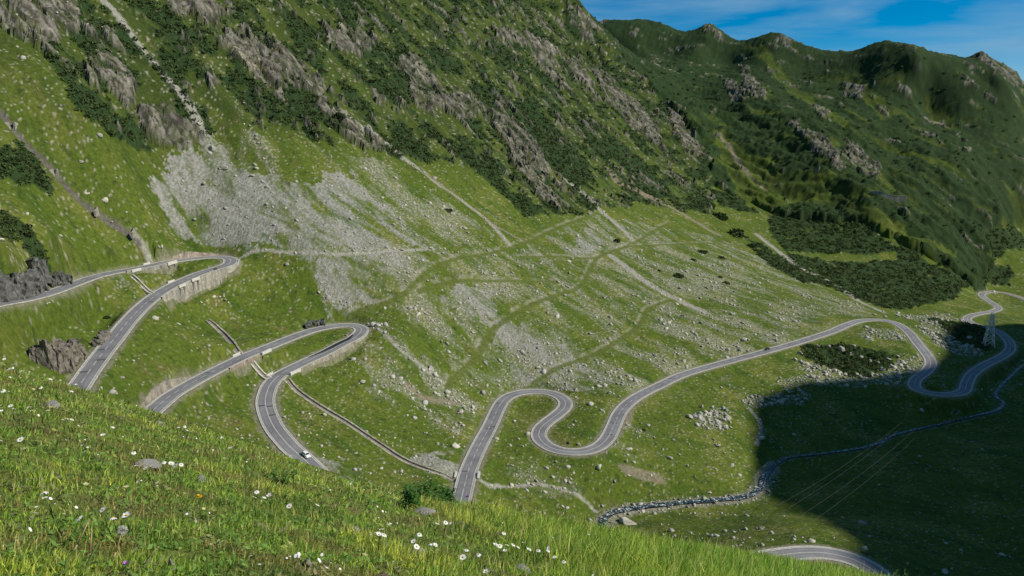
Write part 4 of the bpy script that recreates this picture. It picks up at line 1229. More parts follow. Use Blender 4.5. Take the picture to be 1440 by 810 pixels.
shapes = [rock_shape(ICO0, 40 + k, 0.7, 5, 0.2) for k in range(10)]
print('stones', len(x))
V, F, ids = stamp(shapes, pos, sz, g.uniform(0, 6.28, len(x)), seed=9)
me = mesh_np('scattered_stones', V, F, M_STONE)
tone = g.uniform(0.75, 1.25, len(x))
warm = g.uniform(0, 1, len(x))[:, None]
col = (np.array([0.46, 0.44, 0.35]) * (1 - warm) + np.array([0.39, 0.385, 0.345]) * warm) * tone[:, None]
color_attr(me, col[ids])
obj('scattered_stones', me, kind='stuff', label='countless pale stones strewn over the slopes and scree', cat='stones')

# boulders one can point to: (px, py, width in px, height ratio, label, group)
BOULD = [
 (641,628,15,0.75,'bright white boulder beside the straight road below the double bend',None),(585,643,7,0.8,'small white boulder on the bare patch left of the lower road',None),(648,580,13,0.7,'grey split boulder in the grass left of the double bend',None),
 (885,632,14,0.45,'flat white boulder right of the lowest road bend',None),(881,650,7,1.9,'upright pointed white stone below the flat white boulder',None),(969,587,15,0.5,'broad grey slab in the grass left of the boulder pile',None),
 (987,573,9,0.8,'rounded pale boulder at the top left of the boulder pile',None),(967,657,6,0.8,'small white boulder above the reddish bare patch near the stream',None),(997,691,9,0.6,'pale boulder on the bank just above the stream',None),
 (1009,626,12,0.5,'low grey boulder in the meadow right of the boulder pile',None),(911,599,11,0.5,'low grey boulder left of a dark hollow in the meadow',None),(941,645,12,0.5,'cracked grey slab above the reddish bare patch',None),
 (864,677,7,0.8,'pale boulder on the bank above the stream bend',None),(977,672,6,0.7,'reddish boulder on the bare patch above the stream',None),(880,736,26,0.45,'large pale slab lying right beside the stream bend',None),
 (1046,479,11,0.75,'big rounded boulder just above the long straight road',None),(994,480,7,0.7,'pale boulder in the stony slope above the long straight',None),(1183,496,22,0.55,'largest pale rock among the dark shrubs inside the right loop',None),
 (723,593,7,0.7,'white boulder in the grass between the straight and the S bend',None),(813,624,8,0.8,'pale boulder inside the lowest bend',None),(800,623,8,0.8,'dark split boulder inside the lowest bend',None),
 (298,215,14,0.7,'large grey block near the top of the big scree fan',None),(314,244,13,0.7,'broad grey block in the upper middle of the big scree fan',None),(375,267,9,0.6,'pale block on the grassy right part of the big scree fan',None),
 (355,252,8,0.7,'pale block above the grassy strip in the big scree fan',None),(287,264,9,0.7,'grey block on the left side of the big scree fan',None),(318,298,7,0.7,'pale block low in the big scree fan',None),(282,182,10,0.8,'boulder at the very tip of the big scree fan',None),(606,350,9,0.6,'pale boulder at the right end of the scree path',None),
 (122,277,11,0.8,'white boulder beside the left gully, upper of two',None),(147,288,10,1.1,'white upright boulder beside the left gully, lower of two',None),(115,235,11,0.6,'pale boulder on the grass right of the upper left gully',None),(157,311,7,0.7,'small pale boulder low beside the left gully',None),
 (301,418,9,0.6,'largest of the white boulders below the upper hairpin wall',None),(882,712,8,0.6,'pale boulder in the stream just after its bend',None),(500,640,8,0.6,'grey boulder in the grass below the long diagonal ditch',None),(540,652,8,0.5,'pale flat boulder between the near grass and the diagonal ditch',None),
]
for px, py in ((309,417),(315,416),(317,421),(321,426)): BOULD.append((px, py, 5, 0.7, 'small white boulder in the cluster below the upper hairpin wall', 'small boulders below the upper hairpin'))
for px, py in ((1019,636),(969,625),(920,616),(1030,634),(955,640),(946,620),(1003,618),(932,632)): BOULD.append((px, py, 6, 0.7, 'small pale boulder scattered on the meadow above the stream', 'small boulders on the stream meadow'))
for px, py in ((990,598),(998,592),(1005,585),(1012,590),(1020,586),(1026,594),(1008,600),(1016,602),(994,604),(1000,579),(1022,579),(1003,595),(1013,582),(1028,602),(988,590)): BOULD.append((px, py, 8, 0.75, 'angular grey block in the boulder pile on the lower meadow', 'boulder pile on the lower meadow'))
for px, py in ((1118,507),(1130,511),(1140,516),(1152,520),(1196,500),(1210,505),(1222,510),(1235,512),(1250,508),(1262,503),(1240,522),(1225,526),(1205,530),(1188,528),(1270,512),(1278,520),(1150,487),(1165,490),(1125,497),(1200,487)): BOULD.append((px, py, 10, 0.6, 'pale rock among dark shrubs inside the right road loop', 'rocks inside the right road loop'))
for px, py in ((1300,463),(1310,470),(1322,472),(1335,475),(1342,482),(1328,486),(1350,490),(1360,487),(1372,497),(1316,480),(1362,478)): BOULD.append((px, py, 10, 0.65, 'pale rock in the strip between right loop and pylon', 'rocks beside the pylon'))
for px, py in ((1230,443),(1245,446),(1262,444),(1275,449),(1288,446),(1300,452),(1314,447),(1325,451)): BOULD.append((px, py, 8, 0.6, 'pale rock at the foot of the dark pine slope', 'rocks at the foot of the pine slope'))
for px, py in ((1050,560),(1062,558),(1078,560),(1092,557),(1108,558),(1122,556),(1055,567),(1100,564)): BOULD.append((px, py, 8, 0.6, 'pale rock in the band just above the shadow edge', 'rocks above the shadow edge'))
for px, py in ((905,716),(920,706),(940,714),(955,702),(970,712),(990,702),(1005,708),(1025,696),(1040,703),(1055,699),(862,722),(858,735),(870,712),(850,752),(862,757)): BOULD.append((px, py, 8, 0.6, 'wet boulder along the sunlit stretch of the stream', 'boulders along the sunlit stream'))
for px, py in ((730,375),(760,372),(800,385),(770,440),(850,420),(890,415),(905,425),(930,450),(960,445),(985,455),(1010,465),(830,470),(860,500),(870,520),(920,500),(950,490),(660,420),(640,450),(620,480),(600,470),(760,400),(985,420),(1020,440),(1100,440),(1140,430)): BOULD.append((px, py, 7, 0.7, 'pale boulder on the stony slope above the long straight road', 'boulders on the stony slope'))
BOULD = sorted(BOULD, key=lambda q: (q[5] or '', q[0]))
_gn = {}
for q in BOULD: _gn[q[5]] = _gn.get(q[5], 0) + 1
_gi = {}
for k_, q in enumerate(BOULD):
    if q[5]:
        BOULD[k_] = q[:4] + (q[4] + ', ' + place_word(_gi.get(q[5], 0), _gn[q[5]]),) + q[5:]
        _gi[q[5]] = _gi.get(q[5], 0) + 1
M_BOULD = noisy_mat('boulder_stone', (0.42, 0.40, 0.34), 0.95, 0.38, 0.9, 0.5)
M_BOULDW = noisy_mat('bleached_stone', (0.58, 0.55, 0.46), 0.95, 0.25, 0.9, 0.4)
M_BOULDD = noisy_mat('dark_stone', (0.16, 0.15, 0.13), 0.95, 0.4, 0.9, 0.5)
M_BOULDR = noisy_mat('reddish_stone', (0.42, 0.30, 0.22), 0.95, 0.3, 0.9, 0.4)
P = at([(b[0], b[1]) for b in BOULD])
ZB = terrain_h(P[:, 0], P[:, 1])
bl_me = {}
for k, (px, py, wpx, hr, lab, grp) in enumerate(BOULD):
    mt = M_BOULDD if 'dark split' in lab or 'wet' in lab else M_BOULDR if 'reddish boulder' in lab else M_BOULDW if 'white' in lab else M_BOULD
    v = k if grp is None else k % 7
    key = (mt.name, v)
    if key not in bl_me:
        V, F = rock_shape(ICO1, 300 + v, 0.9, 11, 0.26)
        bl_me[key] = mesh_np('boulder', V, F, mt)
    s = wpx * P[k, 1] / FPX * 0.5 * (random.uniform(0.85, 1.15) if grp else 1.0)
    o = obj('boulder', bl_me[key], label=lab, cat='boulder', group=grp, loc=(P[k, 0], P[k, 1], ZB[k] + s * hr * 0.35), rot=(0, 0, random.uniform(0, 6.28) if grp else 0.4 * k))
    o.scale = (s * (0.55 if hr > 1.5 else 1), s * 0.85 * (0.6 if hr > 1.5 else 1), s * hr * 1.15)

# dark cliffs beside the upper road
def outcrop(base, nb, label, mat, seed, thick=3.0):
    """a crag: angular slabs standing side by side along its foot; base = (px, py, height in m)"""
    g = np.random.default_rng(seed)
    B = at([(b[0], b[1]) for b in base]); H_ = np.array([b[2] for b in base], float)
    s = np.concatenate([[0], np.cumsum(np.linalg.norm(np.diff(B[:, :2], axis=0), axis=1))])
    e = bpy.data.objects.new('rock_outcrop', None); COL.objects.link(e)
    e['label'] = label; e['category'] = 'rock'
    c0 = B.mean(0); e.location = (c0[0], c0[1], float(terrain_h(c0[0], c0[1])))
    ax = B[-1, :2] - B[0, :2]; ax /= np.linalg.norm(ax); bk = np.array([-ax[1], ax[0]])
    wd = s[-1] / nb
    for k in range(nb):
        t = (k + 0.5 + g.normal() * 0.2) / nb * s[-1]
        row = k % 2
        p = np.array([np.interp(t, s, B[:, 0]), np.interp(t, s, B[:, 1])]) + bk * (0.6 + row * 0.5) * thick * 0.6
        z = float(terrain_h(p[0], p[1])); h = float(np.interp(t, s, H_)) * g.uniform(0.72, 1.05); w_ = wd * g.uniform(0.8, 1.3)
        bm = bmesh.new()
        V, F = box(-w_, w_, -thick * 0.6, thick * 0.9, -2.0, h)
        V[4:, 2] += g.uniform(-0.3, 0.0, 4) * h; V[4:, :2] *= g.uniform(0.5, 0.95, (4, 1)); V[4:, 1] += thick * 0.35
        vs = [bm.verts.new(q) for q in V]
        for f in F: bm.faces.new([vs[q] for q in f])
        bmesh.ops.subdivide_edges(bm, edges=bm.edges[:], cuts=6, use_grid_fill=True)
        C_ = np.array([q.co[:] for q in bm.verts])
        n_ = ridged(C_[:, 0] * 0.5 + 7 * k, C_[:, 2] * 0.16 + C_[:, 1] * 0.3, 3, 300); m_ = gnoise(C_[:, 0] * 0.7 + k, C_[:, 2] * 0.6 - C_[:, 1] * 0.6, 305)
        C_[:, 0] += 0.5 * m_; C_[:, 1] += -1.7 * n_ + 0.6 * m_; C_[:, 2] += 0.5 * m_ + 0.35 * n_
        for q, cc_ in zip(bm.verts, C_): q.co = cc_
        bmesh.ops.triangulate(bm, faces=bm.faces[:])
        me = bpy.data.meshes.new('rock_block'); bm.to_mesh(me); bm.free(); me.materials.append(mat)
        obj('rock_block', me, e, loc=(p[0] - c0[0], p[1] - c0[1], z - e.location.z), rot=(0, g.uniform(-0.12, 0.2), g.uniform(-0.9, 0.9) + math.atan2(ax[1], ax[0])))
M_CLIFF = noisy_mat('dark_grey_cliff', (0.135, 0.137, 0.125), 0.8, 0.7, 0.6, 0.9, dark=(0.02, 0.022, 0.021), detail=8)  # dark grey rock, mottled to near black
M_CLIFF2 = noisy_mat('brown_grey_cliff', (0.21, 0.19, 0.155), 0.85, 0.65, 0.5, 0.9, dark=(0.05, 0.045, 0.038), detail=8)
outcrop([(-14,408,11),(0,405,13),(25,400,13.5),(46,393,11),(62,386,9)], 15, 'dark jagged cliff above the road at the left edge', M_CLIFF, 21)
outcrop([(70,386,5),(85,382,6.5),(98,377,4)], 7, 'low dark crag at the right end of the roadside cliff', M_CLIFF, 22, 2.0)
outcrop([(46,502,3),(60,512,6),(76,519,10),(92,517,11),(106,509,9),(118,500,5)], 14, 'broken grey crag between the road legs at lower left', M_CLIFF2, 23, 2.5)
outcrop([(427,457,1.5),(440,453,2.4),(455,448,2.2)], 5, 'small dark rock cut just above the middle hairpin', M_CLIFF, 24, 1.2)
outcrop([(139,484,2.5),(146,475,3.5),(153,467,2.0)], 4, 'brown rock nose beside the upper road on the left', M_CLIFF2, 25, 1.5)
tick('rocks')

# ------------------------------------------------------------------ dwarf pine
def bush_shape(nl, seed, leaf=0.3):
    """a low domed cloud of small leaf faces"""
    g = np.random.default_rng(seed)
    d = g.normal(size=(nl, 3)); d[:, 2] = np.abs(d[:, 2]); d /= np.linalg.norm(d, axis=1)[:, None]
    c = d * (g.uniform(0.55, 1.0, nl) ** 0.6)[:, None]; c[:, 2] *= 0.62
    lump = 1 + 0.25 * np.sin(3 * np.arctan2(c[:, 1], c[:, 0]) + seed); c[:, :2] *= lump[:, None]
    a = g.normal(size=(nl, 3)) * 0.6 + np.cross(d, [0.3, 0.2, 1.0]); a /= np.linalg.norm(a, axis=1)[:, None]
    b = np.cross(d + 0.7 * g.normal(size=(nl, 3)), a); b /= np.linalg.norm(b, axis=1)[:, None]
    s = leaf * g.uniform(0.6, 1.4, nl)[:, None]
    V = np.stack([c - a * s, c + a * s, c + b * s * 1.5 + d * s * 0.5], 1).reshape(-1, 3)
    return V, np.arange(nl * 3).reshape(-1, 3)
M_PINE = tint_mat('dwarf_pine_needles', rough=0.8, spec=0.2, trans=0.3)
x, y = sample_ground(120000, 240, 1600, seed=31)
cv = cover(x, y)
g = np.random.default_rng(32)
r = np.hypot(x, y)
farp = sstep(850, 1050, r)
kp = (cv[3] > 0.4) & (g.uniform(size=len(x)) < np.where(cv[1] > 0.5, 0.10, 0.85)) & road_clear(x, y, HALF + 3)
x, y, r = x[kp], y[kp], r[kp]
sz = np.interp(r, [240, 600, 1100, 1700], [1.1, 1.7, 2.2, 2.8]) * g.uniform(0.7, 1.4, len(x))
zt = terrain_h(x, y)
print('pines', len(x))
V, F, ids = stamp([bush_shape(24, 60 + k, 0.36) for k in range(8)], np.stack([x, y, zt - 0.15 * sz], 1), sz, g.uniform(0, 6.28, len(x)), 0.1, 12)
me = mesh_np('dwarf_pine_thicket', V, F, M_PINE)
col = np.array([0.062, 0.098, 0.032]) * g.uniform(0.5, 1.6, len(x))[:, None] + np.array([0.016, 0.010, 0.0]) * g.uniform(0, 1, len(x))[:, None]
color_attr(me, np.clip(col[ids] * g.uniform(0.75, 1.3, len(ids))[:, None], 0.004, 1))
obj('dwarf_pine_thicket', me, kind='stuff', label='dark dwarf pine thickets covering the mountainsides', cat='shrubs')
BUSH = [(630,297,15,0.5,'lone dark bush on the bright grass right of the scree fan'),(1012,306,24,0.7,'large dark pine bush right of the brown dirt track, upper of two'),(1034,330,28,0.7,'largest dark pine bush at the lower end of the brown dirt track'),(986,355,19,0.5,'flat dark bush below the end of the brown dirt track'),
        (952,389,17,0.7,'dark bush on the stony slope below the flat bush'),(974,366,10,0.7,'small dark bush between the flat bush and the stony slope'),(1020,399,12,0.6,'small dark bush lowest on the slope left of the pine field'),(1014,364,13,0.6,'small dark bush just below the largest bush'),
        (1056,347,14,0.7,'dark bush right of the largest bush beside the stone streak'),(867,340,11,0.9,'dark bush at the foot of the narrow grey scree chute'),(1012,390,8,0.7,'tiny dark bush left of the lowest slope bush'),(927,381,6,0.8,'tiny dark bush near the grassy track junction'),
        (478,181,18,0.8,'round dark bush among pale rocks above the scree fan'),(905,605,8,0.6,'dark tuft in a hollow of the lower meadow'),(315,422,5,0.6,'tiny shrub beside the white boulders under the upper hairpin'),(303,381,7,0.7,'dark shrub growing on the wall of the upper hairpin'),(150,448,10,0.7,'green shrub on the bank left of the upper road')]
P = at([(b[0], b[1]) for b in BUSH]); ZB = terrain_h(P[:, 0], P[:, 1])
for k, (px, py, wpx, hr, lab) in enumerate(BUSH):
    V, F = bush_shape(260, 500 + k, 0.13)
    me = mesh_np('foliage', V, F, M_PINE)
    gc = np.random.default_rng(k).uniform(0.7, 1.4, len(V) // 3)
    color_attr(me, np.repeat(np.array([0.028, 0.055, 0.016])[None] * gc[:, None], 3, 0))
    s = wpx * P[k, 1] / FPX * 0.5
    o = obj('bush', me, label=lab, cat='bush', loc=(P[k, 0], P[k, 1], ZB[k] - 0.1 * s)); o.scale = (s, s * 0.9, s * hr * 1.5)
tick('pines')

# ------------------------------------------------------------------ the near hillside
az2 = np.radians(np.linspace(-66, 60, 330)); r2 = np.geomspace(1.0, 60, 190)
A2, R2 = np.meshgrid(az2, r2)
HX = R2 * np.sin(A2); HY = R2 * np.cos(A2)
HZ = base_h(HX, HY)
V = np.stack([HX.ravel(), HY.ravel(), HZ.ravel()], 1)
m_, n_ = HX.shape
i0 = (np.arange(m_ - 1)[:, None] * n_ + np.arange(n_ - 1)[None]).ravel()
me = mesh_np('near_hillside', V, np.stack([i0, i0 + 1, i0 + n_ + 1, i0 + n_], 1), tint_mat('meadow_soil', rough=0.95, spec=0.1, noise=0.5, scale=9.0, bump=0.5, dist=0.03), True)
q = fbm(V[:, 0] / 1.2, V[:, 1] / 1.2, 4, 401); q2 = fbm(V[:, 0] / 0.5, V[:, 1] / 0.5, 3, 405)
C = np.array([0.125, 0.150, 0.036])[None] * np.ones((len(V), 1))
t = sstep(0.0, 0.5, q)[:, None]; C = C * (1 - t) + np.array([0.150, 0.120, 0.055]) * t
t = sstep(0.1, 0.5, q2)[:, None]; C = C * (1 - t) + np.array([0.070, 0.098, 0.024]) * t
color_attr(me, C)
obj('near_hillside', me, kind='structure')

def near_pts(pts, h):
    """ground point whose spot h metres above it is seen at the given photograph point"""
    P = np.atleast_2d(np.array(pts, float))
    u, v = ray(P[:, 0], P[:, 1])
    d = np.linspace(2.2, 22, 500)
    X = u[:, None] * d; Y = np.broadcast_to(d, X.shape)
    Zg = near_hill(X, Y)
    f = Zg + np.reshape(h, (-1, 1)) * np.ones_like(X) - v[:, None] * d
    k = np.where((f > 0).any(1), (f > 0).argmax(1), f.argmax(1))
    i = np.arange(len(P))
    return np.stack([X[i, k], Y[i, k], Zg[i, k]], 1)

# grass blades
M_BLADE = tint_mat('grass_blades', rough=0.6, spec=0.25, trans=0.42)
g = np.random.default_rng(77)
NB = 165000
u = g.uniform(-0.84, 0.66, NB); d = np.exp(g.uniform(math.log(2.6), math.log(25), NB))
X = u * d; Y = d
clump = fbm(X / 0.35, Y / 0.35, 2, 411); big = fbm(X / 1.8, Y / 1.8, 3, 415); mid_ = fbm(X / 0.8, Y / 0.8, 2, 417)
tall = sstep(-1.6, 1.6, X + 0.06 * Y * 2 - 1.2 + 1.4 * big)      # short herbs near left, long grass towards the right
kp = g.uniform(size=NB) < sstep(-0.5, 0.2, clump + 0.2)
X, Y, clump, big, mid_, tall = X[kp], Y[kp], clump[kp], big[kp], mid_[kp], tall[kp]
n = len(X)
Zg = near_hill(X, Y)
L_ = (0.06 + 0.14 * tall) * g.uniform(0.6, 1.5, n) * (1 + 0.35 * clump)
strw = g.uniform(size=n) < 0.03
L_ *= 1 + 0.55 * big + 0.35 * mid_
L_[strw] *= 1.7
W_ = (0.0017 + 0.00042 * Y) * g.uniform(0.7, 1.4, n)
W_[strw] *= 0.6
ang = g.uniform(0, 2 * math.pi, n)
la = g.normal(0.4, 1.2, n)
lean = g.uniform(0.15, 0.75, n) * np.where(strw, 0.35, 1)
wx, wy = np.cos(ang) * W_, np.sin(ang) * W_
lx, ly = np.cos(la) * lean, np.sin(la) * lean
def lay(t, wsc):
    px_ = X + lx * L_ * t * t; py_ = Y + ly * L_ * t * t; pz = Zg - 0.01 + L_ * t * (1 - 0.22 * lean * t)
    return (np.stack([px_ - wx * wsc, py_ - wy * wsc, pz], 1), np.stack([px_ + wx * wsc, py_ + wy * wsc, pz], 1))
a0, a1 = lay(0.0, 1.0); b0, b1 = lay(0.55, 0.85); c0, c1 = lay(1.0, 0.0)
V = np.stack([a0, a1, b0, b1, c0], 1).reshape(-1, 3)
bi = np.arange(n) * 5
F = np.concatenate([np.stack([bi, bi + 1, bi + 3], 1), np.stack([bi, bi + 3, bi + 2], 1), np.stack([bi + 2, bi + 3, bi + 4], 1)])
C = np.array([0.110, 0.175, 0.028])[None] * np.ones((n, 1))
def mixc_(col, wgt):
    global C
    C = C * (1 - wgt[:, None]) + np.array(col) * wgt[:, None]
mixc_((0.235, 0.270, 0.050), sstep(0.0, 0.5, big + 0.2 * g.normal(size=n)))
mixc_((0.050, 0.100, 0.018), sstep(0.1, 0.5, mid_ + 0.15 * g.normal(size=n)) * 0.8)
mixc_((0.105, 0.180, 0.030), sstep(1.0, 4.0, X) * 0.7)
mixc_((0.125, 0.092, 0.050), (1 - tall) * sstep(-0.05, 0.35, fbm(X / 0.6, Y / 0.6, 3, 421)) * 0.7)
mixc_((0.045, 0.075, 0.020), (1 - tall) * sstep(0.0, 0.4, fbm(X / 0.9, Y / 0.9, 3, 423)) * 0.6)
mixc_((0.33, 0.28, 0.13), np.where(strw | (g.uniform(size=n) < 0.02), 0.75, 0.0))
C *= 2.9 * np.array([1.08, 1.02, 0.9]) * g.uniform(0.65, 1.35, n)[:, None]
me = mesh_np('meadow_grass', V, F, M_BLADE)
color_attr(me, np.repeat(np.clip(C, 0.01, 1), 5, 0))
obj('meadow_grass', me, kind='stuff', label='thick meadow grass on the near hillside', cat='grass')

# small broad herb leaves between the blades
NL = 64000
u = g.uniform(-0.84, 0.66, NL); d = np.exp(g.uniform(math.log(2.6), math.log(20), NL)); X = u * d; Y = d
kp = g.uniform(size=NL) < np.clip(0.9 - 0.16 * (X + 1), 0.12, 1) * sstep(-0.4, 0.3, fbm(X / 0.45, Y / 0.45, 2, 431))
X, Y = X[kp], Y[kp]; n = len(X)
Zg = near_hill(X, Y) + g.uniform(0.005, 0.07, n)
s = g.uniform(0.006, 0.016, n) * (1 + 0.05 * Y)
a = g.uniform(0, 6.28, n); tl = g.normal(0, 0.5, n); tw = g.normal(0, 0.5, n)
cx, cy = np.cos(a), np.sin(a)
def lp(i, j): return np.stack([X + (cx * i - cy * j) * s, Y + (cy * i + cx * j) * s, Zg + (i * tl + j * tw) * s], 1)
V = np.stack([lp(-1.3, 0), lp(0, -0.6), lp(1.5, 0), lp(0, 0.6)], 1).reshape(-1, 3)
F = (np.arange(n) * 4)[:, None] + np.array([0, 1, 2, 3])
me = mesh_np('meadow_herbs', V, F, M_BLADE)
k = fbm(X / 0.7, Y / 0.7, 3, 433)
C = np.array([0.070, 0.125, 0.024])[None] * np.ones((n, 1))
mixc_((0.150, 0.155, 0.040), sstep(0.0, 0.4, k)); mixc_((0.110, 0.075, 0.060), sstep(0.10, 0.45, fbm(X / 0.5, Y / 0.5, 2, 435)) * 0.65); mixc_((0.30, 0.26, 0.16), (g.uniform(size=n) < 0.02) * 0.7)
C *= 2.7 * g.uniform(0.6, 1.4, n)[:, None]
color_attr(me, np.repeat(np.clip(C, 0.01, 1), 4, 0))
obj('meadow_herbs', me, kind='stuff', label='low herb leaves between the grass on the near hillside', cat='herbs')
tick('grass')

# ------------------------------------------------------------------ flowers
M_PETAL = noisy_mat('white_petal', (0.80, 0.80, 0.76), 0.7, 0.06, 20, 0)
M_DISC = noisy_mat('yellow_disc', (0.62, 0.42, 0.03), 0.8, 0.2, 60, 0)
M_STEM = noisy_mat('green_stem', (0.10, 0.15, 0.035), 0.7, 0.3, 20, 0)
M_STRAW = noisy_mat('dry_stem', (0.38, 0.28, 0.15), 0.8, 0.3, 20, 0)
M_YEL = noisy_mat('yellow_petal', (0.85, 0.62, 0.02), 0.7, 0.1, 20, 0)
M_PUR = noisy_mat('purple_petal', (0.50, 0.24, 0.55), 0.7, 0.2, 20, 0)
M_FLUFF = noisy_mat('seed_fluff', (0.50, 0.50, 0.46), 0.9, 0.2, 40, 0)
def petals_me(name, npet, r0, r1, wd, droop, mat, seed, rings=1):
    g_ = np.random.default_rng(seed); V = []; F = []
    for rg in range(rings):
        for k in range(npet):
            a = 2 * math.pi * (k + 0.5 * rg) / npet + g_.normal(0, 0.05); L1 = r1 * g_.uniform(0.88, 1.08) * (1 - 0.28 * rg)
            c, s_ = math.cos(a), math.sin(a); dz = droop * g_.uniform(0.3, 1.3) + 0.25 * rg * r1
            pr = [(r0, -wd * 0.5, 0), (r0, wd * 0.5, 0), (L1 * 0.7, wd, dz * 0.3), (L1 * 0.7, -wd, dz * 0.3), (L1, wd * 0.5, dz), (L1, -wd * 0.5, dz)]
            b = len(V); V += [(x_ * c - y_ * s_, x_ * s_ + y_ * c, z_) for x_, y_, z_ in pr]
            F += [(b, b + 1, b + 2, b + 3), (b + 3, b + 2, b + 4, b + 5)]
    return mesh_np(name, V, F, mat)
def dome_me(name, r, h, mat, sub=1):
    V, F = ico(sub); V = V.copy(); V *= r; V[:, 2] *= h
    return mesh_np(name, V, F, mat, True)
def stem_me(name, P, r, mat):
    v, f = join([beam(P[i], P[i + 1], r * (1 - 0.35 * i / len(P))) for i in range(len(P) - 1)])
    return mesh_np(name, v, f, mat)
DZ = [(petals_me('petals', 15, 0.006, 0.020, 0.0036, dr_, M_PETAL, 600 + k), dome_me('flower_centre', 0.0062, 0.55, M_DISC, 0)) for k, dr_ in enumerate((0.002, -0.004, -0.009, 0.006))]
ST = [stem_me('stem', [(0.05 * a_, 0.03 * b_, 0), (0.03 * a_, 0.01 * b_, 0.45), (0, 0, 1.0)], 0.0026, M_STEM) for a_, b_ in ((1, 0.5), (-1, 1), (0.4, -1))]
DAISY = [
 ('white daisy on the crest at the left edge', 'daisies on the crest at the left edge', [(6,505),(19,513),(17,517),(24,516),(29,522),(12,519)]),
 ('white daisy in the group below the crest at the left edge', 'daisies just below the left crest', [(4,550),(14,552),(15,571),(19,575),(40,573),(45,578),(59,573),(67,577)]),
 ('white daisy standing out in front of the left road end', 'daisies before the left road end', [(57,545),(71,534),(80,533),(100,539),(101,550),(113,544),(107,541)]),
 ('white daisy near the grey rock on the left slope', 'daisies by the grey rock', [(88,590),(95,589),(101,591)]),
 ('lone daisy low at the left edge, upper of two', None, [(29,619)]), ('lone daisy low at the left edge, lower of two', None, [(34,634)]),
 ('daisy on the slope below the start of the middle road, upper', None, [(159,600)]), ('daisy on the slope below the start of the middle road, lower', None, [(145,612)]), ('single daisy on the crest left of the middle road', None, [(173,563)]),
 ('white daisy on the crest beside the middle road end', 'daisies on the crest by the middle road', [(251,601),(260,600),(268,607),(274,603),(263,606)]),
 ('white daisy in the row across the middle left of the meadow', 'daisies in the middle left row', [(191,656),(205,659),(212,657),(230,650),(241,653),(248,655),(255,654),(188,636)]),
 ('large bright daisy near the left edge, upper of two', None, [(61,692)]), ('large bright daisy near the left edge, lower of two', None, [(64,703)]),
 ('daisy above the dry stems at lower left, highest', None, [(145,718)]), ('daisy above the dry stems at lower left, leftmost', None, [(111,729)]), ('daisy above the dry stems at lower left, middle one', None, [(159,730)]), ('daisy above the dry stems at lower left, rightmost', None, [(178,726)]),
 ('white daisy in the small group left of the centre meadow', 'daisies left of the centre meadow', [(361,692),(358,700),(372,699),(379,697)]),
 ('single daisy in the centre meadow, left of a brighter one', None, [(407,712)]), ('bright single daisy in the centre meadow', None, [(447,710)]),
 ('white daisy along the crest below the white car', 'daisies on the crest below the car', [(310,615),(325,630),(350,646)]),
 ('white daisy in the cluster right of the centre meadow', 'daisies right of the centre meadow', [(520,753),(527,750),(533,752),(540,753),(537,745),(547,736)]),
 ('lone daisy at the bottom edge near the brown rock', None, [(554,793)]),
 ('white daisy in the pair below the dark herb clump', 'daisies below the dark herbs', [(627,735),(632,736),(615,737)]),
 ('white daisy by the low rock at bottom centre', 'daisies by the bottom centre rock', [(582,762),(590,752),(586,770),(605,765),(612,767)]),
 ('white daisy in the sparse row above the bottom rock', 'daisies above the bottom rock', [(656,774),(673,781),(651,785)]), ('lone daisy at the bottom edge left of the flat rock', None, [(684,804)]),
 ('white daisy in the cluster below the small brown rock', 'daisies below the small brown rock', [(709,750),(697,766),(703,768),(713,767),(729,769),(736,764),(711,775),(722,766)]),
 ('white daisy at the right end of the flowering strip', 'daisies at the right end', [(744,773),(757,775),(772,771),(771,775),(780,784),(793,790)])]
kf = 0
for lab, grp, pts in DAISY:
    pts = sorted(pts)
    hh = np.array([random.uniform(0.16, 0.26) for _ in pts])
    P = near_pts(pts, hh)
    for kd, (p, h) in enumerate(zip(P, hh)):
        e = bpy.data.objects.new('daisy', None); COL.objects.link(e)
        e.location = p; e.rotation_euler = (0, 0, random.uniform(0, 6.28))
        e['label'] = lab + (', ' + place_word(kd, len(pts)) if grp else ''); e['category'] = 'flower'
        if grp: e['group'] = grp
        pm, dm = DZ[kf % 4]
        sc_ = random.uniform(0.85, 1.2) * (1 + 0.02 * p[1])
        s_ = obj('stem', ST[kf % 3], e); s_.scale = (1, 1, h)
        tr = (random.uniform(-0.5, 0.5), random.uniform(-0.5, 0.5), 0)
        q_ = obj('petals', pm, e, loc=(0, 0, h), rot=tr); q_.scale = (sc_,) * 3
        q_ = obj('flower_centre', dm, e, loc=(0, 0, h + 0.002), rot=tr); q_.scale = (sc_,) * 3
        kf += 1
def single(name, lab, px, py, h, head, cat='flower', stem=M_STEM, r=0.003, lean=(0.0, 0.0)):
    p = near_pts([(px, py)], [h])[0]
    e = bpy.data.objects.new(name, None); COL.objects.link(e); e.location = p
    e['label'] = lab; e['category'] = cat
    obj('stem', stem_me('stem', [(lean[0], lean[1], -0.01), (lean[0] * 0.45, lean[1] * 0.45, h * 0.5), (0, 0, h)], r, stem), e)
    for nm, m in head: obj(nm, m, e, loc=(0, 0, h))
single('yellow_flower', 'single bright yellow flower in the left middle of the meadow', 280, 700, 0.16, [('petals', petals_me('petals', 20, 0.002, 0.024, 0.004, 0.004, M_YEL, 5, 3))])
single('purple_flower', 'small purple flower at the crest under the lower road', 657, 699, 0.22, [('petals', petals_me('petals', 22, 0.003, 0.032, 0.006, 0.015, M_PUR, 6, 3))])
single('purple_flower', 'tiny purple flower among the dry stems at bottom left', 177, 795, 0.10, [('petals', petals_me('petals', 14, 0.002, 0.016, 0.004, 0.01, M_PUR, 7, 2))])
fl = []
for k in range(130):
    dv = np.random.default_rng(k).normal(size=3); dv /= np.linalg.norm(dv)
    fl.append(beam(dv * 0.003, dv * 0.030, 0.0006))
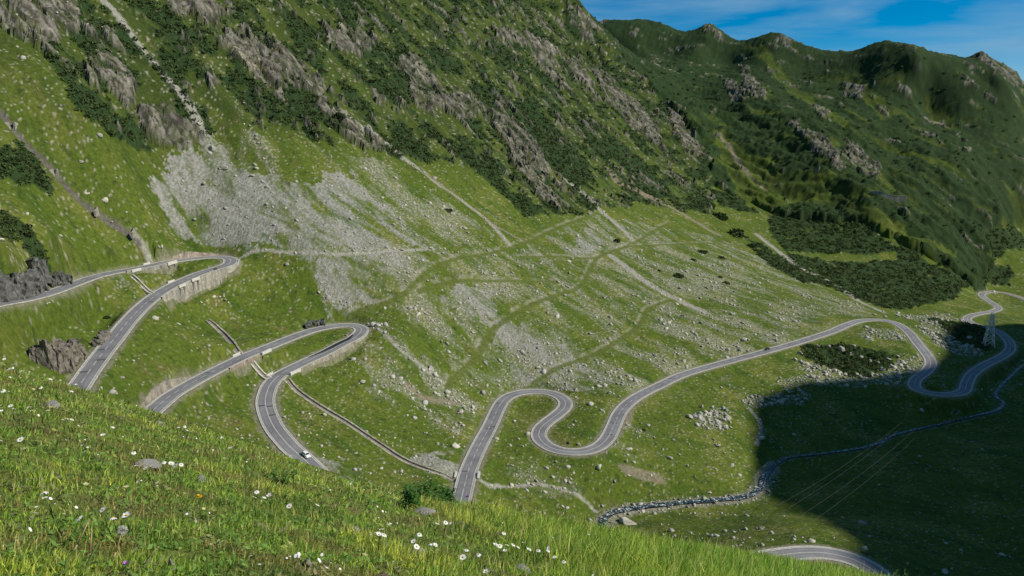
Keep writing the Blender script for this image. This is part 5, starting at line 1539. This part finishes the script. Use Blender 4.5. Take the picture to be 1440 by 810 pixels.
single('dandelion_clock', 'round grey dandelion seed head above its bent stem', 172, 748, 0.20, [('seed_head', mesh_np('seed_head', *join(fl), M_FLUFF)), ('receptacle', dome_me('receptacle', 0.006, 0.8, M_STRAW, 0))], 'seed head', M_STRAW, 0.0035, (-0.05, -0.1))
for (px, py, h, ln, lab) in ((125, 733, 0.22, (-0.10, -0.12), 'leftmost straw coloured dry stem leaning at bottom left'), (129, 747, 0.2, (0.01, -0.10), 'curved pale dry stem beside the leftmost one'), (222, 771, 0.14, (-0.14, -0.04), 'strongly tilted dry stem right of the dandelion seed head')):
    single('dry_stem', lab, px, py, h, [('seed_tip', dome_me('seed_tip', 0.006, 1.0, M_STRAW, 0))], 'stem', M_STRAW, 0.0032, ln)

# tiny white blossoms between the daisies, too small to tell apart
NF = 2600
u = g.uniform(-0.80, 0.25, NF); d = np.exp(g.uniform(math.log(3.5), math.log(16), NF)); X = u * d; Y = d
kp = (fbm(X / 0.8, Y / 0.8, 3, 451) > 0.24) & (g.uniform(size=NF) < 0.62)
X, Y = X[kp], Y[kp]; n = len(X)
hexa = [(np.array([(0, 0, 0.25)] + [(math.cos(k * math.pi / 3), math.sin(k * math.pi / 3), 0) for k in range(6)]), np.array([(0, 1 + k, 1 + (k + 1) % 6) for k in range(6)]))]
V, F, ids = stamp(hexa, np.stack([X, Y, near_hill(X, Y) + g.uniform(0.05, 0.17, n)], 1), g.uniform(0.005, 0.011, n), g.uniform(0, 6, n), 0.5, 8)
obj('small_white_blossoms', mesh_np('small_white_blossoms', V, F, M_PETAL), kind='stuff', label='tiny white blossoms sprinkled through the near meadow', cat='blossoms')

# leafy clumps
def leafy(name, lab, pts, hgt, nl, leaf, col, seed, stems=True):
    g_ = np.random.default_rng(seed)
    P = near_pts(pts, np.full(len(pts), hgt * 0.9))
    c = P.mean(0)
    e = bpy.data.objects.new(name, None); COL.objects.link(e); e.location = c; e['label'] = lab; e['category'] = 'plant'
    V = []; F = []; SP = []
    for p in P:
        for s_ in range(3):
            b0_ = p - c + g_.normal(size=3) * np.array([0.08, 0.08, 0]); tip = b0_ + np.array([g_.normal() * 0.06, g_.normal() * 0.06, hgt * g_.uniform(0.75, 1.1)])
            SP.append(beam(b0_, tip, 0.004))
            for k in range(nl):
                t = g_.uniform(0.2, 1.0); q_ = b0_ * (1 - t) + tip * t
                a = g_.uniform(0, 6.28); L1 = leaf * g_.uniform(0.6, 1.2) * (1.2 - 0.5 * t); dz = g_.uniform(-0.2, 0.6)
                d_ = np.array([math.cos(a), math.sin(a), dz]); w_ = np.array([-math.sin(a), math.cos(a), 0]) * L1 * 0.28
                b = len(V); V += [q_, q_ + d_ * L1 * 0.5 + w_, q_ + d_ * L1 - np.array([0, 0, 0.2 * L1]), q_ + d_ * L1 * 0.5 - w_]; F.append((b, b + 1, b + 2, b + 3))
    me = mesh_np('leaves', np.array(V), F, M_BLADE)
    color_attr(me, np.repeat(np.array(col)[None] * g_.uniform(0.6, 1.4, len(F))[:, None], 4, 0))
    obj('leaves', me, e)
    for sp__ in SP: obj('stem', mesh_np('stem', *sp__, M_STEM), e)
leafy('herb_clump', 'dark green leafy clump on the crest left of the lower road', [(568,690),(576,686),(585,684),(594,682),(603,681),(612,681),(621,681),(630,682),(637,684),(600,690),(615,690),(585,692)], 0.26, 26, 0.085, (0.085, 0.20, 0.04), 71)
leafy('herb_clump', 'small dark leafy plant on the crest below the white car', [(394,655),(398,658)], 0.26, 22, 0.06, (0.085, 0.19, 0.04), 72)
leafy('leafy_plant', 'broad leaf rosette at the bottom edge below the dry stems', [(102,803),(108,801)], 0.09, 7, 0.055, (0.20, 0.32, 0.06), 73)
leafy('leafy_plant', 'single leafy shoot rising at the bottom right in the shade', [(1260,790)], 0.55, 12, 0.09, (0.08, 0.14, 0.03), 74)
leafy('leafy_plant', 'small shoot tip at the bottom edge far right', [(1381,803)], 0.5, 10, 0.08, (0.08, 0.14, 0.03), 75)

# rocks half sunk in the near meadow
M_LICHEN = noisy_mat('lichen_rock', (0.36, 0.35, 0.31), 0.95, 0.45, 9.0, 0.6)
M_BROWNR = noisy_mat('brown_rock', (0.26, 0.19, 0.14), 0.95, 0.4, 9.0, 0.6)
for k, (px, py, wpx, hr, mt, lab) in enumerate([(68,563,34,0.35,M_LICHEN,'long flat grey rock below the left crest'),(224,592,18,0.6,M_LICHEN,'small grey rock on the crest beside the middle road'),(205,647,34,0.22,M_LICHEN,'flat sunken grey rock in the middle left meadow'),(283,668,20,0.5,M_LICHEN,'small pale rock right of the flower row'),
    (432,780,20,0.5,M_LICHEN,'rounded grey stone low in the centre meadow'),(585,771,36,0.35,M_LICHEN,'low grey rock at bottom centre behind daisies'),(590,713,40,0.28,M_LICHEN,'grey rock ledge under the dark herb clump'),(702,748,26,0.6,M_BROWNR,'small brown rock above the right daisy cluster'),
    (735,797,48,0.4,M_LICHEN,'large flat grey rock at the bottom edge'),(535,806,44,0.4,M_BROWNR,'brown rock cut by the bottom edge'),(788,802,16,0.7,M_BROWNR,'small brown stone right of the large flat rock'),(240,783,18,0.4,M_LICHEN,'small grey stone right of the dry stems'),(500,738,18,0.5,M_LICHEN,'dull grey stone left of the right daisy group')]):
    p = near_pts([(px, py)], [0.08])[0]
    V, F = rock_shape(ICO2, 700 + k, 0.8, 9, 0.03)
    s = wpx * p[1] / FPX * 0.55
    o = obj('meadow_rock', mesh_np('meadow_rock', V, F, mt), label=lab, cat='rock', loc=(p[0], p[1], p[2] + s * hr * 0.25), rot=(0, 0.15, 0.5 * k)); o.scale = (s, s * 0.8, max(s * hr, 0.09))
tick('flowers')
